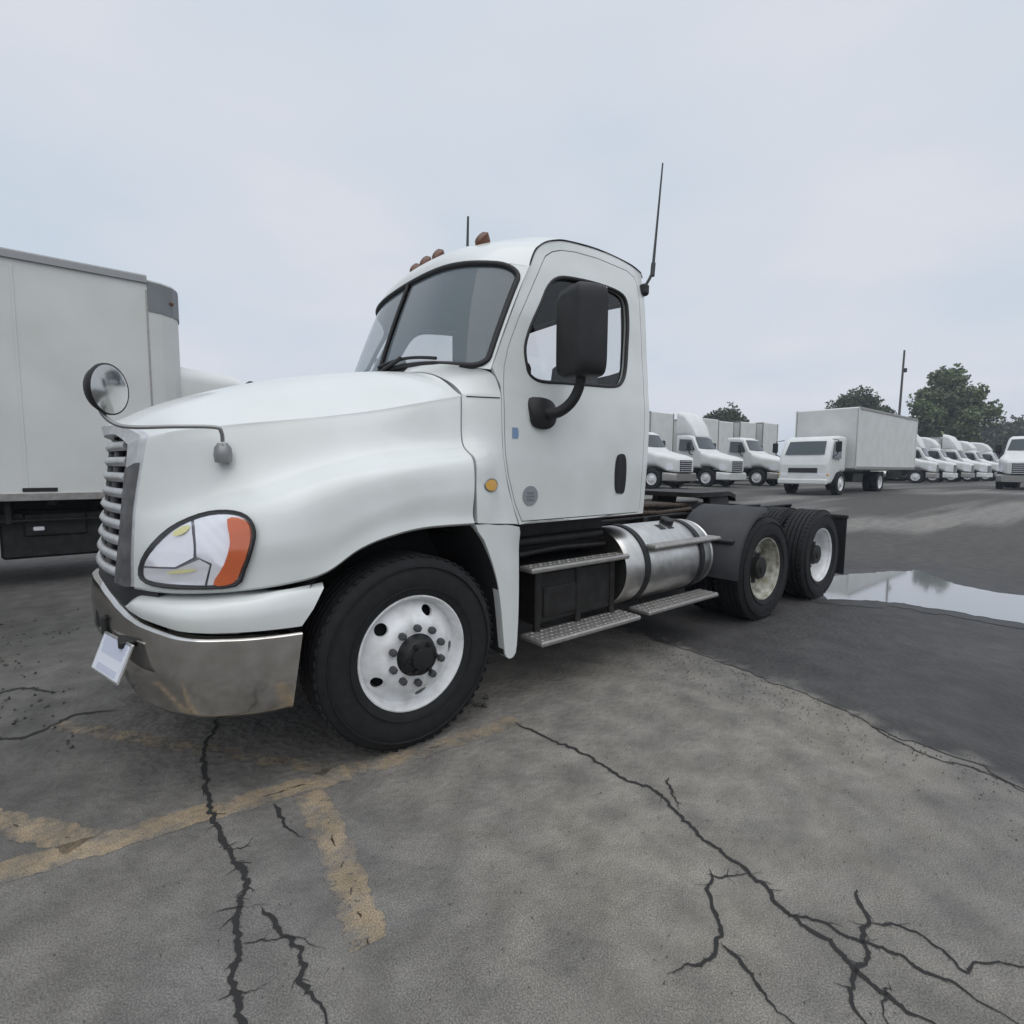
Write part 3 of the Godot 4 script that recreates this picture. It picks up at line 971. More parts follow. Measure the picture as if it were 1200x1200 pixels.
func build_headlight(t: Node3D, s: float):
	var outline := loop2(PackedVector2Array([W(-1.10, 0.985), W(-1.075, 1.085), W(-.997, 1.188), W(-.892, 1.25), W(-.80, 1.266), W(-.738, 1.245), W(-.716, 1.185), W(-.732, 1.105), W(-.757, 1.025), W(-.79, .958), W(-.936, .945), W(-1.06, .948)]), 3)
	var surf := func(q: Vector2, out: float) -> Vector3:
		var z := depth_at(hood_tris, q, 0.75)
		return V(q.x - out * 0.5, q.y, (z + out * 0.86) * s)
	# bowls sunk into the housing
	var bowl := func(q: Vector2) -> Vector3:
		var d := 0.006
		d += 0.0016 * sin(q.x * 130.0 + q.y * 60.0)
		return surf.call(q, d)
	var g := G.new()
	g.sheet(outline, [], 0.02, bowl)
	var lamp := part("headlight", g, M.lamp_housing, t)
	# three mirror facets that fill the housing, with narrow dark gaps between them
	var inner: PackedVector2Array = Geometry2D.offset_polygon(outline, -0.012)[0]
	for e in [
		[PackedVector2Array([W(-1.2, 1.02), W(-0.985, 1.032), W(-0.925, 1.075), W(-0.918, 1.30), W(-1.2, 1.30)]), 0.030, 0.5],
		[PackedVector2Array([W(-1.2, 1.010), W(-0.985, 1.022), W(-0.905, 1.068), W(-0.872, 1.045), W(-0.905, 0.90), W(-1.2, 0.90)]), 0.024, 1.4],
		[PackedVector2Array([W(-0.908, 1.30), W(-0.914, 1.08), W(-0.865, 1.05), W(-0.895, 0.90), W(-0.70, 0.90), W(-0.70, 1.30)]), 0.026, 2.6]]:
		for piece in Geometry2D.intersect_polygons(inner, e[0]):
			var mid := Vector2.ZERO
			for q in piece: mid += q / piece.size()
			var bg := G.new()
			bg.sheet(piece, [], 0.013, func(q):
				var l: Vector2 = q - mid
				var edge := clampf(l.length() / 0.10, 0.0, 1.0)
				return surf.call(q, 0.011 + 0.013 * edge * edge + 0.0007 * sin(l.rotated(e[2]).x * 170.0)))
			part("reflector_facet", bg, M.reflector, lamp)
	for e in [[W(-0.955, 1.185), 0.036, 0.012, 0.62], [W(-0.965, 1.014), 0.05, 0.007, 0.2]]:  # yellow reflections painted on as thin tinted sheets over the facets
		var yg := G.new()
		yg.sheet(circle2(e[0], e[1], e[2], 20, e[3]), [], 0.01, func(q): return surf.call(q, 0.0262))
		part("painted_reflection", yg, M.yellow_tint, lamp)
	var ring := PackedVector3Array()
	for q in outline: ring.append(surf.call(q, 0.020))
	var bz := G.new()
	bz.tube(ring, 0.008, 6, -1.0, true)
	var r0 := PackedVector3Array()
	var r1 := PackedVector3Array()
	for k in outline.size() + 1:
		r0.append(surf.call(outline[k % outline.size()], -0.01))
		r1.append(surf.call(outline[k % outline.size()], 0.026))
	bz.grid([r0, r1])
	part("bezel", bz, M.gasket, lamp)
	var sig := loop2(PackedVector2Array([W(-.80, 1.235), W(-.748, 1.235), W(-.728, 1.185), W(-.742, 1.105), W(-.767, 1.027), W(-.795, .968), W(-.862, .962), W(-.825, 1.045), W(-.80, 1.14)]), 3)
	var tg := G.new()
	tg.sheet(sig, [], 0.02, func(q): return surf.call(q, 0.028 + 0.002 * sin(q.y * 160.0)), V(0.01, 0, -0.012 * s))
	part("turn_signal", tg, M.orange_lens, lamp)
	var lens := G.new()
	lens.sheet(outline, [], 0.035, func(q): return surf.call(q, 0.034))
	part("lens", lens, M.clear_lens, lamp)

func bumper_rows(keys: PackedVector3Array) -> PackedVector3Array:
	return smooth3(keys, 48)

func build_bumper(t: Node3D):
	var half := PackedVector3Array([V(-1.28, 0, 0), V(-1.265, 0, .2), V(-1.225, 0, .42), V(-1.168, 0, .64), V(-1.098, 0, .84), V(-1.0, 0, 1.03), V(-.86, 0, 1.125), V(-.70, 0, 1.172), V(-.56, 0, 1.188)])
	var full := PackedVector3Array()
	for k in range(8, 0, -1): full.append(V(half[k].x, 0, -half[k].z))
	full.append_array(half)
	var plan := smooth3(full, 96)
	var top := PackedVector2Array([W(0, .905), W(.25, .89), W(.42, .85), W(.55, .815), W(.66, .79), W(.78, .775), W(.9, .768), W(1.03, .758), W(1.125, .75), W(1.172, .742), W(1.2, .735)])
	var bot := PackedVector2Array([W(0, .60), W(.42, .595), W(.54, .54), W(.64, .455), W(.74, .418), W(.85, .41), W(1.03, .412), W(1.125, .400), W(1.2, .395)])
	var R: Array = []
	for k in 7: R.append(PackedVector3Array())
	var nrm := PackedVector3Array()
	for i in plan.size():
		var d := plan[mini(i + 1, 96)] - plan[maxi(i - 1, 0)]
		nrm.append(V(-d.z, 0, d.x).normalized())
	for i in plan.size():
		var p := plan[i]
		var n := nrm[i]
		var az := absf(p.z)
		var y1 := lookup(top, az)
		var y0 := lookup(bot, az)
		var sl := clampf((az - 1.13) / 0.06, 0, 1)   # the rear end is cut on a slant
		var lean := V(-0.05 * sl, 0, 0)
		R[0].append(p - n * 0.09 + V(0, y1 - 0.012, 0))
		R[1].append(p - n * 0.018 + V(0, y1, 0))
		R[2].append(p + V(0, y1 - 0.016, 0))
		R[3].append(p + n * 0.012 + V(0, lerpf(y0, y1, 0.55), 0) + lean * 0.5)
		R[4].append(p + n * 0.004 + V(0, y0 + 0.025, 0) + lean)
		R[5].append(p - n * 0.012 + V(0, y0, 0) + lean)
		R[6].append(p - n * 0.10 + V(0, y0 + 0.005, 0) + lean)
	var g := G.new()
	g.grid([R[0], R[1], R[2]])
	g.grid([R[2], R[3], R[4], R[5], R[6]])
	var bumper := part("bumper", g, M.chrome, t)
	# tow-hook slots
	for z in [-0.42, -0.24, 0.24, 0.42]:
		var sg := G.new()
		var px := -1.262 + 0.04 * pow(absf(z) / 0.5, 2.0)
		sg.box(V(0.03, 0.10, 0.045), V(px - 0.006, 0.70, z), 0.012)
		part("tow_slot", sg, M.seam, bumper)
	# painted corner fascias above the chrome
	for s in [1.0, -1.0]:
		var rows: Array = [PackedVector3Array(), PackedVector3Array(), PackedVector3Array(), PackedVector3Array(), PackedVector3Array()]
		for i in 41:
			var q: Vector3 = along(half, lerpf(3.0, 8.0, i / 40.0))
			var q2: Vector3 = along(half, minf(lerpf(3.0, 8.0, i / 40.0) + 0.05, 8.0))
			var q1: Vector3 = along(half, lerpf(3.0, 8.0, i / 40.0) - 0.05)
			var d := q2 - q1
			var n := V(-d.z, 0, d.x).normalized()
			var y1 := lookup(PackedVector2Array([W(0.0, .855), W(0.05, .874), W(0.2, .880), W(.45, .884), W(.7, .897), W(1.0, .935)]), i / 40.0)
			var y0 := lookup(top, q.z) + 0.016
			var back := smoothstep(0.85, 1.0, i / 40.0) * 0.10
			var fl := [q - n * lerpf(0.20, 0.05, smoothstep(0.7, 1.0, i / 40.0)) + V(0, y1 + lerpf(0.02, -0.012, smoothstep(0.6, 0.9, i / 40.0)), 0), q - n * 0.035 + V(0, y1, 0), q - n * 0.012 + V(0, y1 - 0.022, 0), q - n * 0.002 + V(0, lerpf(y0, y1, 0.4), 0), q - n * 0.014 + V(0, y0, 0)]
			for k in 5:
				var p: Vector3 = fl[k]
				p.x += back * (1.0 if k < 3 else 0.5 if k == 3 else 0.0)
				rows[k].append(V(p.x, p.y, p.z * s))
		var fg := G.new()
		fg.grid(rows)
		part("bumper_fascia", fg, M.white_paint, bumper)
	# licence plate hung below, kicked forward at the foot
	var pg := G.new()
	var tl := V(-1.265, 0.60, 0.17)
	var b := Basis(Vector3.UP, 0.281) * Basis(Vector3.BACK, -0.378)
	pg.box(V(0.006, 0.16, 0.31), Vector3.ZERO, 0.002)
	var plate := part("licence_plate", pg, M.plate_paper, bumper, V(-1.225, 0.606, 0.642))
	plate.basis = b
	var fr := G.new()
	for e in [[V(0.012, 0.012, 0.32), V(0, 0.08, 0)], [V(0.012, 0.012, 0.32), V(0, -0.08, 0)], [V(0.012, 0.17, 0.012), V(0, 0, 0.157)], [V(0.012, 0.17, 0.012), V(0, 0, -0.157)]]: fr.box(e[0], e[1], 0.003)
	for e in [[0.045, 0.26, 0.055], [-0.018, 0.24, 0.018], [0.0, 0.22, -0.055]]:
		var pb := G.new()
		pb.box(V(0.001, e[0] if e[0] > 0 else 0.03, e[1]), V(-0.0035, e[2], 0), 0.0003)
		part("plate_print", pb, M.plate_ink, bumper, V(-1.225, 0.606, 0.642)).basis = b
	part("plate_frame", fr, M.aluminium, bumper, V(-1.223, 0.606, 0.642)).basis = b
	var br := G.new()
	br.box(V(0.06, 0.03, 0.2), V(-1.17, 0.675, 0.63), 0.006)
	part("plate_bracket", br, M.chassis, bumper)

func side_z(p: Vector2) -> float:
	return lookup(PackedVector2Array([W(1.1, 1.046), W(1.5, 1.055), W(1.75, 1.053), W(1.9, 1.045), W(2.05, 1.022), W(2.4, .98), W(2.7, .945), W(2.95, .890), W(3.05, .862)]), p.y) - 0.022 * clampf((p.x - 1.85) / 0.3, 0, 1) ** 2

func door_outline() -> PackedVector2Array:
	return PackedVector2Array([W(.815, 1.13), W(.755, 1.25), W(.70, 1.42), W(.676, 1.55), W(.67, 1.70), W(.67, 1.92), W(.69, 2.06), W(.73, 2.18), W(.84, 2.39), W(1.055, 2.755), W(1.10, 2.82), W(1.17, 2.87), W(1.26, 2.905), W(1.40, 2.93), W(1.62, 2.945), W(1.95, 2.935), W(2.04, 2.91), W(2.062, 2.86), W(2.05, 2.6), W(2.03, 2.1), W(2.0, 1.6), W(1.982, 1.17), W(1.96, 1.13)])

func window_outline() -> PackedVector2Array:
	return loop2(PackedVector2Array([W(.865, 2.09), W(.862, 2.20), W(.92, 2.335), W(1.02, 2.50), W(1.10, 2.63), W(1.20, 2.705), W(1.36, 2.735), W(1.6, 2.752), W(1.81, 2.742), W(1.885, 2.69), W(1.895, 2.58), W(1.87, 2.40), W(1.83, 2.20), W(1.775, 2.085), W(1.68, 2.04), W(1.45, 2.025), W(1.18, 2.012), W(.98, 2.0), W(.89, 2.03)]), 3)

func cab_outline() -> PackedVector2Array:
	return PackedVector2Array([W(.795, 1.108), W(.735, 1.24), W(.68, 1.42), W(.656, 1.55), W(.648, 1.70), W(.648, 1.94), W(.60, 2.045), W(.678, 2.20), W(.775, 2.395), W(.935, 2.715), W(1.01, 2.835), W(1.10, 2.91), W(1.20, 2.955), W(1.33, 2.99), W(1.65, 3.02), W(2.0, 3.005), W(2.155, 2.975), W(2.145, 2.85), W(2.13, 2.6), W(2.10, 2.1), W(2.06, 1.5), W(2.035, 1.115)])

func build_cab(t: Node3D):
	# ---- cowl between hood and door, carrying the tail of the fender bulge
	for s in [1.0, -1.0]:
		var a := PackedVector3Array([V(.368, 1.158, 1.205), V(.368, 1.35, 1.193), V(.380, 1.50, 1.168), V(.393, 1.60, 1.022), V(.427, 1.84, .96), V(.432, 1.89, .944), V(.415, 1.955, .86), V(.37, 2.02, .72), V(.335, 2.045, .60), V(.315, 2.055, .45)])
		var b := PackedVector3Array([V(.782, 1.112, 1.048), V(.700, 1.33, 1.053), V(.662, 1.50, 1.056), V(.647, 1.62, 1.056), V(.644, 1.83, 1.049), V(.640, 1.92, 1.035), V(.595, 2.02, .998), V(.44, 2.06, .86), V(.375, 2.085, .66), V(.36, 2.10, .45)])
		var ctrl: Array = []
		for k in 5:
			var row := PackedVector3Array()
			for i in 10:
				var u := k / 4.0
				var q := a[i].lerp(b[i], u)
				if i < 3: q.z = lerpf(a[i].z, b[i].z, u * u * (3.0 - 2.0 * u))
				q.z *= s
				row.append(q)
			ctrl.append(row)
		var g := G.new()
		g.keep = s > 0
		var rows := patch(ctrl, 16, 54)
		g.grid(rows)
		if s > 0: cowl_tris = g.tris
		g.keep = false
		var e0 := PackedVector3Array()
		var e1 := PackedVector3Array()
		for p in rows[0]:
			e0.append(p)
			e1.append(p + V(0.0, 0, -0.05 * s))
		g.grid([e0, e1])
		var cowl := part("cowl_panel", g, M.white_paint, t)
		# oval side marker
		var mg := G.new()
		var at := func(q: Vector2, out: float) -> Vector3: return V(q.x, q.y, s * (depth_at(cowl_tris, q, 1.15) + out))
		mg.sheet(circle2(W(.51, 1.36), .072, .032, 22), [], 0.02, func(q): return at.call(q, 0.012 - 1.2 * pow((q - W(.51, 1.36)).length(), 2.0)), V(0, 0, -0.02 * s))
		part("side_marker", mg, M.amber_lens, cowl)
		var mr := G.new()
		var ring := PackedVector3Array()
		for q in circle2(W(.51, 1.36), .075, .035, 24): ring.append(at.call(q, 0.004))
		mr.tube(ring, 0.005, 5, -1.0, true)
		part("marker_rim", mr, M.dull_metal, cowl)
		# step in the cowl: a seam below the windshield corner
		var sp := PackedVector3Array()
		for k in 9:
			var q := W(lerpf(.455, .638, k / 8.0), 1.868)
			sp.append(at.call(q, 0.001))
		var sg := G.new()
		sg.tube(sp, 0.0035, 5)
		part("cowl_seam", sg, M.seam, cowl)
		# narrow fairing behind the wheel
		var kg := G.new()
		kg.sheet(loop2(PackedVector2Array([W(.362, 1.148), W(.42, 1.06), W(.48, .94), W(.525, .82), W(.55, .70), W(.567, .55), W(.58, .41), W(.595, .35), W(.64, .325), W(.69, .345), W(.715, .45), W(.74, .6), W(.762, .8), W(.778, 1.0), W(.782, 1.095), W(.55, 1.13)]), 2), [], 0.05, func(q):
			var u: float = clampf((q.x - 0.36) / 0.44, 0, 1)
			return V(q.x, q.y, s * (lerpf(1.198, 1.05, u * u * 0.8 + 0.2 * u) + 0.05 * clampf((0.95 - q.y) / 0.6, 0, 1) * u)), V(0.0, 0, -0.06 * s))
		part("wheel_fairing", kg, M.white_paint, t)
	# cowl top below the windshield
	var c0 := PackedVector3Array()
	var c1 := PackedVector3Array()
	for j in 25:
		var z := -0.50 + 1.0 * j / 24.0
		var w := absf(z) / 0.97
		c0.append(V(0.30 + 0.10 * w * w, 2.065 - 0.05 * w * w, z))
		c1.append(V(0.37, 2.105, z))
	var cg := G.new()
	cg.grid([c0, c1])
	part("cowl_vent", cg, M.gasket, t)
	# ---- sides: frame, door with window, lined inside
	var win := window_outline()
	var door := door_outline()
	var gap: PackedVector2Array = Geometry2D.offset_polygon(door, 0.006)[0]
	for s in [1.0, -1.0]:
		var f := func(q: Vector2) -> Vector3: return V(q.x, q.y, s * side_z(q))
		var g := G.new()
		g.sheet(cab_outline(), [gap], 0.045, f, V(0, 0, -0.03 * s))
		part("cab_side", g, M.white_paint, t)
		var dg := G.new()
		dg.sheet(door, [win], 0.06, f, V(0, 0, -0.04 * s))
		var dr := part("door", dg, M.white_paint, t)
		var lg := G.new()
		lg.sheet(cab_outline(), [Geometry2D.offset_polygon(win, 0.02)[0]], 0.09, func(q): return V(q.x, q.y, s * (side_z(q) - 0.06)))
		part("door_lining", lg, M.trim, dr)
		var wr := PackedVector3Array()
		for q in win: wr.append(f.call(q) + V(0, 0, -0.006 * s))
		var wt := G.new()
		wt.tube(wr, 0.014, 6, -1.0, true)
		part("window_seal", wt, M.gasket, dr)
		var gg := G.new()
		gg.sheet(win, [], 0.12, func(q): return V(q.x, q.y, s * (side_z(q) - 0.022)))
		part("window_glass", gg, M.glass, dr)
		var hg := G.new()
		hg.sheet(loop2(PackedVector2Array([W(1.685, 1.30), W(1.672, 1.42), W(1.685, 1.53), W(1.725, 1.562), W(1.785, 1.545), W(1.80, 1.42), W(1.785, 1.29), W(1.735, 1.275)]), 4), [], 0.03, func(q): return V(q.x, q.y, s * (side_z(q) + 0.004 + 0.010 * exp(-pow((q.x - 1.70) / 0.02, 2.0)))), V(0, 0, -0.02 * s))
		part("door_handle", hg, M.gasket, dr)
		var eg := G.new()
		eg.sheet(circle2(W(.875, 1.285), .062, .062, 28), [], 0.03, func(q): return V(q.x, q.y, s * (side_z(q) + 0.005)), V(0, 0, -0.01 * s))
		part("round_emblem", eg, M.emblem_grey, dr)
		for k in 3:
			var ep := G.new()
			ep.box(V(0.07 - 0.012 * absf(k - 1), 0.012, 0.003), V(.875, 1.262 + k * 0.022, s * (side_z(W(.875, 1.285)) + 0.0065)), 0.001)
			part("emblem_bar", ep, M.dull_metal, dr)
		var bg := G.new()
		bg.sheet(PackedVector2Array([W(.725, 1.635), W(.768, 1.635), W(.775, 1.665), W(.768, 1.70), W(.725, 1.70)]), [], 0.03, func(q): return V(q.x, q.y, s * (side_z(q) + 0.003)))
		part("door_sticker", bg, M.sticker_blue, dr)
		# roof drip rail
		var rail := PackedVector3Array()
		for q in [W(.945, 2.725), W(1.015, 2.84), W(1.10, 2.913), W(1.20, 2.958), W(1.33, 2.992), W(1.65, 3.022), W(2.0, 3.007), W(2.15, 2.977)]: rail.append(V(q.x, q.y, s * (side_z(q) + 0.004)))
		var rg := G.new()
		rg.tube(smooth3(rail, 24), 0.0045, 6)
		part("drip_rail", rg, M.seam, t)
		var kb := G.new()
		kb.box(V(0.07, 0.085, 0.07), V(2.14, 2.835, s * 0.905), 0.015)
		kb.tube(PackedVector3Array([V(2.15, 2.86, s * 0.905), V(2.20, 2.93, s * 0.91), V(2.235, 2.985, s * 0.91)]), 0.012, 6)
		part("antenna_bracket", kb, M.gasket, t)
	# ---- roof
	var keys := [[.60, 2.795, .93, 2.71, .955], [.62, 2.86, .96, 2.77, .935], [.68, 2.918, 1.03, 2.865, .908], [.85, 2.985, 1.14, 2.93, .89], [1.13, 3.065, 1.32, 2.99, .875], [1.6, 3.125, 1.65, 3.02, .866], [1.98, 3.11, 2.0, 3.005, .868], [2.13, 3.06, 2.13, 2.985, .87], [2.17, 2.96, 2.165, 2.94, .875]]
	var expo := [2.0, 2.4, 3.5, 5.0, 7.0, 7.0, 7.0, 7.0, 7.0]
	var ctrl: Array = []
	for ki in keys.size():
		var k: Array = keys[ki]
		var row := PackedVector3Array()
		for j in 21:
			var w := -1.0 + 2.0 * j / 20.0
			w = signf(w) * (1.0 - pow(1.0 - absf(w), 1.5))
			var w2 := w * w
			row.append(V(lerpf(k[0], k[2], lerpf(w2, w2 * w2 * absf(w), clampf(1.0 - ki * 0.2, 0, 1))), lerpf(k[3], k[1], 1.0 - pow(absf(w), expo[ki])), k[4] * w))
		ctrl.append(row)
	var rg := G.new()
	rg.grid(patch(ctrl, 48, 60))
	var roof := part("cab_roof", rg, M.white_paint, t)
	var rl := G.new()
	var lo: Array = []
	for r in patch(ctrl, 16, 20):
		var q := PackedVector3Array()
		for p in r: q.append(V(p.x + 0.03, p.y - 0.06, p.z * 0.93))
		lo.append(q)
	rl.grid(lo)
	part("headliner", rl, M.trim, roof)
	for z in [-0.62, -0.17, 0.0, 0.17, 0.62]:
		var w: float = absf(z) / 0.87
		var xx := lerpf(.755, .90, w * w)
		var yy := lerpf(2.950, 2.918, w * w)
		var mg := G.new()
		var bs := Basis(Vector3.UP, -0.6 * signf(z) * w * w) * Basis(Vector3.BACK, 0.85)
		mg.sheet(circle2(Vector2.ZERO, 0.066, 0.026, 18), [], 0.018, func(q): return V(xx, yy, z) + bs * V(q.x, 0.022 + 0.036 * sqrt(maxf(0.0, 1.0 - q.x * q.x / 0.0044 - q.y * q.y / 0.00069)), q.y), V(0.02, -0.05, 0))
		part("marker_light", mg, M.brown_lens, roof)
	# ---- back wall with its window
	var bw := PackedVector2Array([W(-1.02, 1.12), W(1.02, 1.12), W(1.03, 1.6), W(1.0, 2.05), W(.95, 2.4), W(.90, 2.7), W(.85, 2.94), W(.5, 2.985), W(0, 3.0), W(-.5, 2.985), W(-.85, 2.94), W(-.90, 2.7), W(-.95, 2.4), W(-1.0, 2.05), W(-1.03, 1.6)])
	var bh := loop2(PackedVector2Array([W(-.72, 2.22), W(-.3, 2.2), W(.3, 2.2), W(.72, 2.22), W(.77, 2.3), W(.74, 2.7), W(.68, 2.77), W(.2, 2.79), W(-.2, 2.79), W(-.68, 2.77), W(-.74, 2.7), W(-.77, 2.3)]), 3)
	var wall := func(q: Vector2, o: float) -> Vector3: return V(lookup(PackedVector2Array([W(1.1, 2.03), W(1.5, 2.06), W(2.1, 2.10), W(2.6, 2.13), W(3.0, 2.16)]), q.y) + o, q.y, q.x)
	var wg := G.new()
	wg.sheet(bw, [bh], 0.09, func(q): return wall.call(q, 0.0))
	var bwall := part("back_wall", wg, M.white_paint, t)
	var wi := G.new()
	wi.sheet(bw, [Geometry2D.offset_polygon(bh, 0.015)[0]], 0.12, func(q): return wall.call(q * V2s(0.96, 1.0), -0.05))
	part("wall_lining", wi, M.trim, bwall)
	var bgl := G.new()
	bgl.sheet(bh, [], 0.15, func(q): return wall.call(q, -0.01))
	part("rear_window", bgl, M.glass, bwall)
	var ring2 := PackedVector3Array()
	for q in bh: ring2.append(wall.call(q, 0.003))
	var sg2 := G.new()
	sg2.tube(ring2, 0.016, 6, -1.0, true)
	part("window_seal", sg2, M.gasket, bwall)
	# ---- windshield, two panes and a centre bar
	var ws := func(u: float, v: float) -> Vector3:   # u -1..1 across, v 0..1 up
		var au := absf(u)
		var zb := 1.015 * u
		var zt := 0.955 * u
		var xb := 0.36 + 0.235 * pow(au, 5.0)
		var xt := 0.61 + 0.32 * pow(au, 5.0)
		var bow := 0.03 * v * (1.0 - v)
		return V(lerpf(xb, xt, v) - bow, lerpf(2.12 - 0.08 * au * au, 2.795 - 0.085 * au * au, v) + bow, lerpf(zb, zt, v))
	var lay := func(q: Vector2) -> Vector3: return ws.call(q.x, q.y * 1.25)
	var rim := PackedVector2Array()
	for c in [[W(0.905, 0.075), -PI / 2, 0.075], [W(0.875, 0.68), 0.0, 0.105], [W(-0.875, 0.68), PI / 2, 0.105], [W(-0.905, 0.075), PI, 0.075]]:
		for k in 7:
			var a: float = c[1] + PI / 2 * k / 6.0
			rim.append(c[0] + W(cos(a), sin(a)) * c[2])
	var full := PackedVector2Array()
	for k in 17: full.append(W(-1.0 + k / 8.0, -0.01))
	for k in range(1, 8): full.append(W(1.0, -0.01 + 0.81 * k / 8.0))
	for k in 17: full.append(W(1.0 - k / 8.0, 0.80))
	for k in range(1, 8): full.append(W(-1.0, 0.80 - 0.81 * k / 8.0))
	var fg2 := G.new()
	fg2.sheet(full, [rim], 0.05, lay)
	part("windshield_surround", fg2, M.white_paint, t)
	for s in [-1.0, 1.0]:
		var half2 := PackedVector2Array()
		for q in G.resample(rim, 0.04):
			if q.x * s > 0.012: half2.append(q)
		# start each pane at the centre bar
		var lowest := 0
		for k in half2.size():
			if absf(half2[k].x) < absf(half2[lowest].x) and half2[k].y < 0.3: lowest = k
		var pane := PackedVector2Array()
		for k in half2.size(): pane.append(half2[(lowest + k) % half2.size()])
		if s < 0:
			pane.reverse()
		pane = Geometry2D.convex_hull(pane)
		pane.remove_at(pane.size() - 1)
		var pg := G.new()
		pg.sheet(pane, [], 0.06, func(q): return lay.call(q) + V(0.008, 0, 0))
		part("windshield", pg, M.windshield_glass, t)
	var edge := PackedVector3Array()
	for q in G.resample(rim, 0.05): edge.append(lay.call(q))
	var wsl := G.new()
	wsl.tube(edge, 0.019, 6, -1.0, true)
	part("windshield_seal", wsl, M.gasket, t)
	var cb := G.new()
	var cp := PackedVector3Array()
	for k in 9: cp.append(ws.call(0.0, 0.02 + 0.95 * k / 8.0) + V(-0.004, 0.002, 0))
	cb.tube(cp, 0.013, 6)
	part("windshield_bar", cb, M.gasket, t)
	for e in [[0.02, 0.72], [-0.9, -0.2]]:
		var ag := G.new()
		var ap := PackedVector3Array()
		for k in 13: ap.append(ws.call(lerpf(e[0], e[1], k / 12.0), 0.035 + 0.02 * sin(k / 12.0 * PI)) + V(-0.022, 0.010, 0))
		ag.tube(ap, 0.011, 6)
		ag.tube(PackedVector3Array([ws.call(lerpf(e[0], e[1], 0.1), -0.02) + V(-0.03, 0.0, 0), ws.call(lerpf(e[0], e[1], 0.5), 0.05) + V(-0.036, 0.016, 0)]), 0.014, 6)
		part("wiper", ag, M.gasket, t)
	# far corner of the cowl: bonnet-side wiper pod
	# ---- inside
	var fl := G.new()
	fl.box(V(1.35, 0.06, 1.9), V(1.38, 1.15, 0), 0.01)
	fl.box(V(0.06, 0.9, 1.85), V(0.60, 1.55, 0), 0.01)
	part("cab_floor", fl, M.trim, t)
	var da := G.new()
	var dp := PackedVector3Array([V(0.78, 1.53, -0.86), V(0.78, 1.53, 0.86)])
	da.sweep(dp, PackedVector2Array([W(-0.24, 0.0), W(-0.28, 0.30), W(-0.20, 0.45), W(0.10, 0.46), W(0.26, 0.40), W(0.30, 0.2), W(0.24, 0.0)]), Vector3.UP, false)
	part("dashboard", da, M.trim, t)
	for z in [0.55, -0.52]:
		var sg := G.new()
		if z < 0: sg.box(V(0.16, 0.9, 0.40), V(1.52, 2.28, -0.60), 0.05)
		sg.box(V(0.52, 0.16, 0.52), V(1.42, 1.62, z), 0.06)
		sg.box(V(0.14, 0.66, 0.50), V(1.72, 1.98, z), 0.06, Basis(Vector3.BACK, -0.16))
		sg.box(V(0.10, 0.20, 0.30), V(1.79, 2.38, z), 0.045, Basis(Vector3.BACK, -0.16))
		sg.box(V(0.36, 0.40, 0.36), V(1.44, 1.36, z), 0.03)
		part("seat", sg, M.seat_cloth, t)
	var st := G.new()
	var cp2 := PackedVector3Array()
	var sb := Basis(Vector3.BACK, 0.95)
	for k in 28: cp2.append(V(1.07, 2.03, 0.52) + sb * V(cos(TAU * k / 28) * 0.23, 0, sin(TAU * k / 28) * 0.23))
	st.tube(cp2, 0.017, 7, -1.0, true)
	st.tube(PackedVector3Array([V(1.07, 2.03, 0.52), V(0.84, 1.85, 0.52)]), 0.04, 8)
	for k in 3: st.tube(PackedVector3Array([V(1.07, 2.03, 0.52), V(1.07, 2.03, 0.52) + sb * V(cos(TAU * k / 3) * 0.23, 0, sin(TAU * k / 3) * 0.23)]), 0.016, 6)
	part("steering_wheel", st, M.gasket, t)

func V2s(a: float, b: float) -> Vector2: return Vector2(a, b)

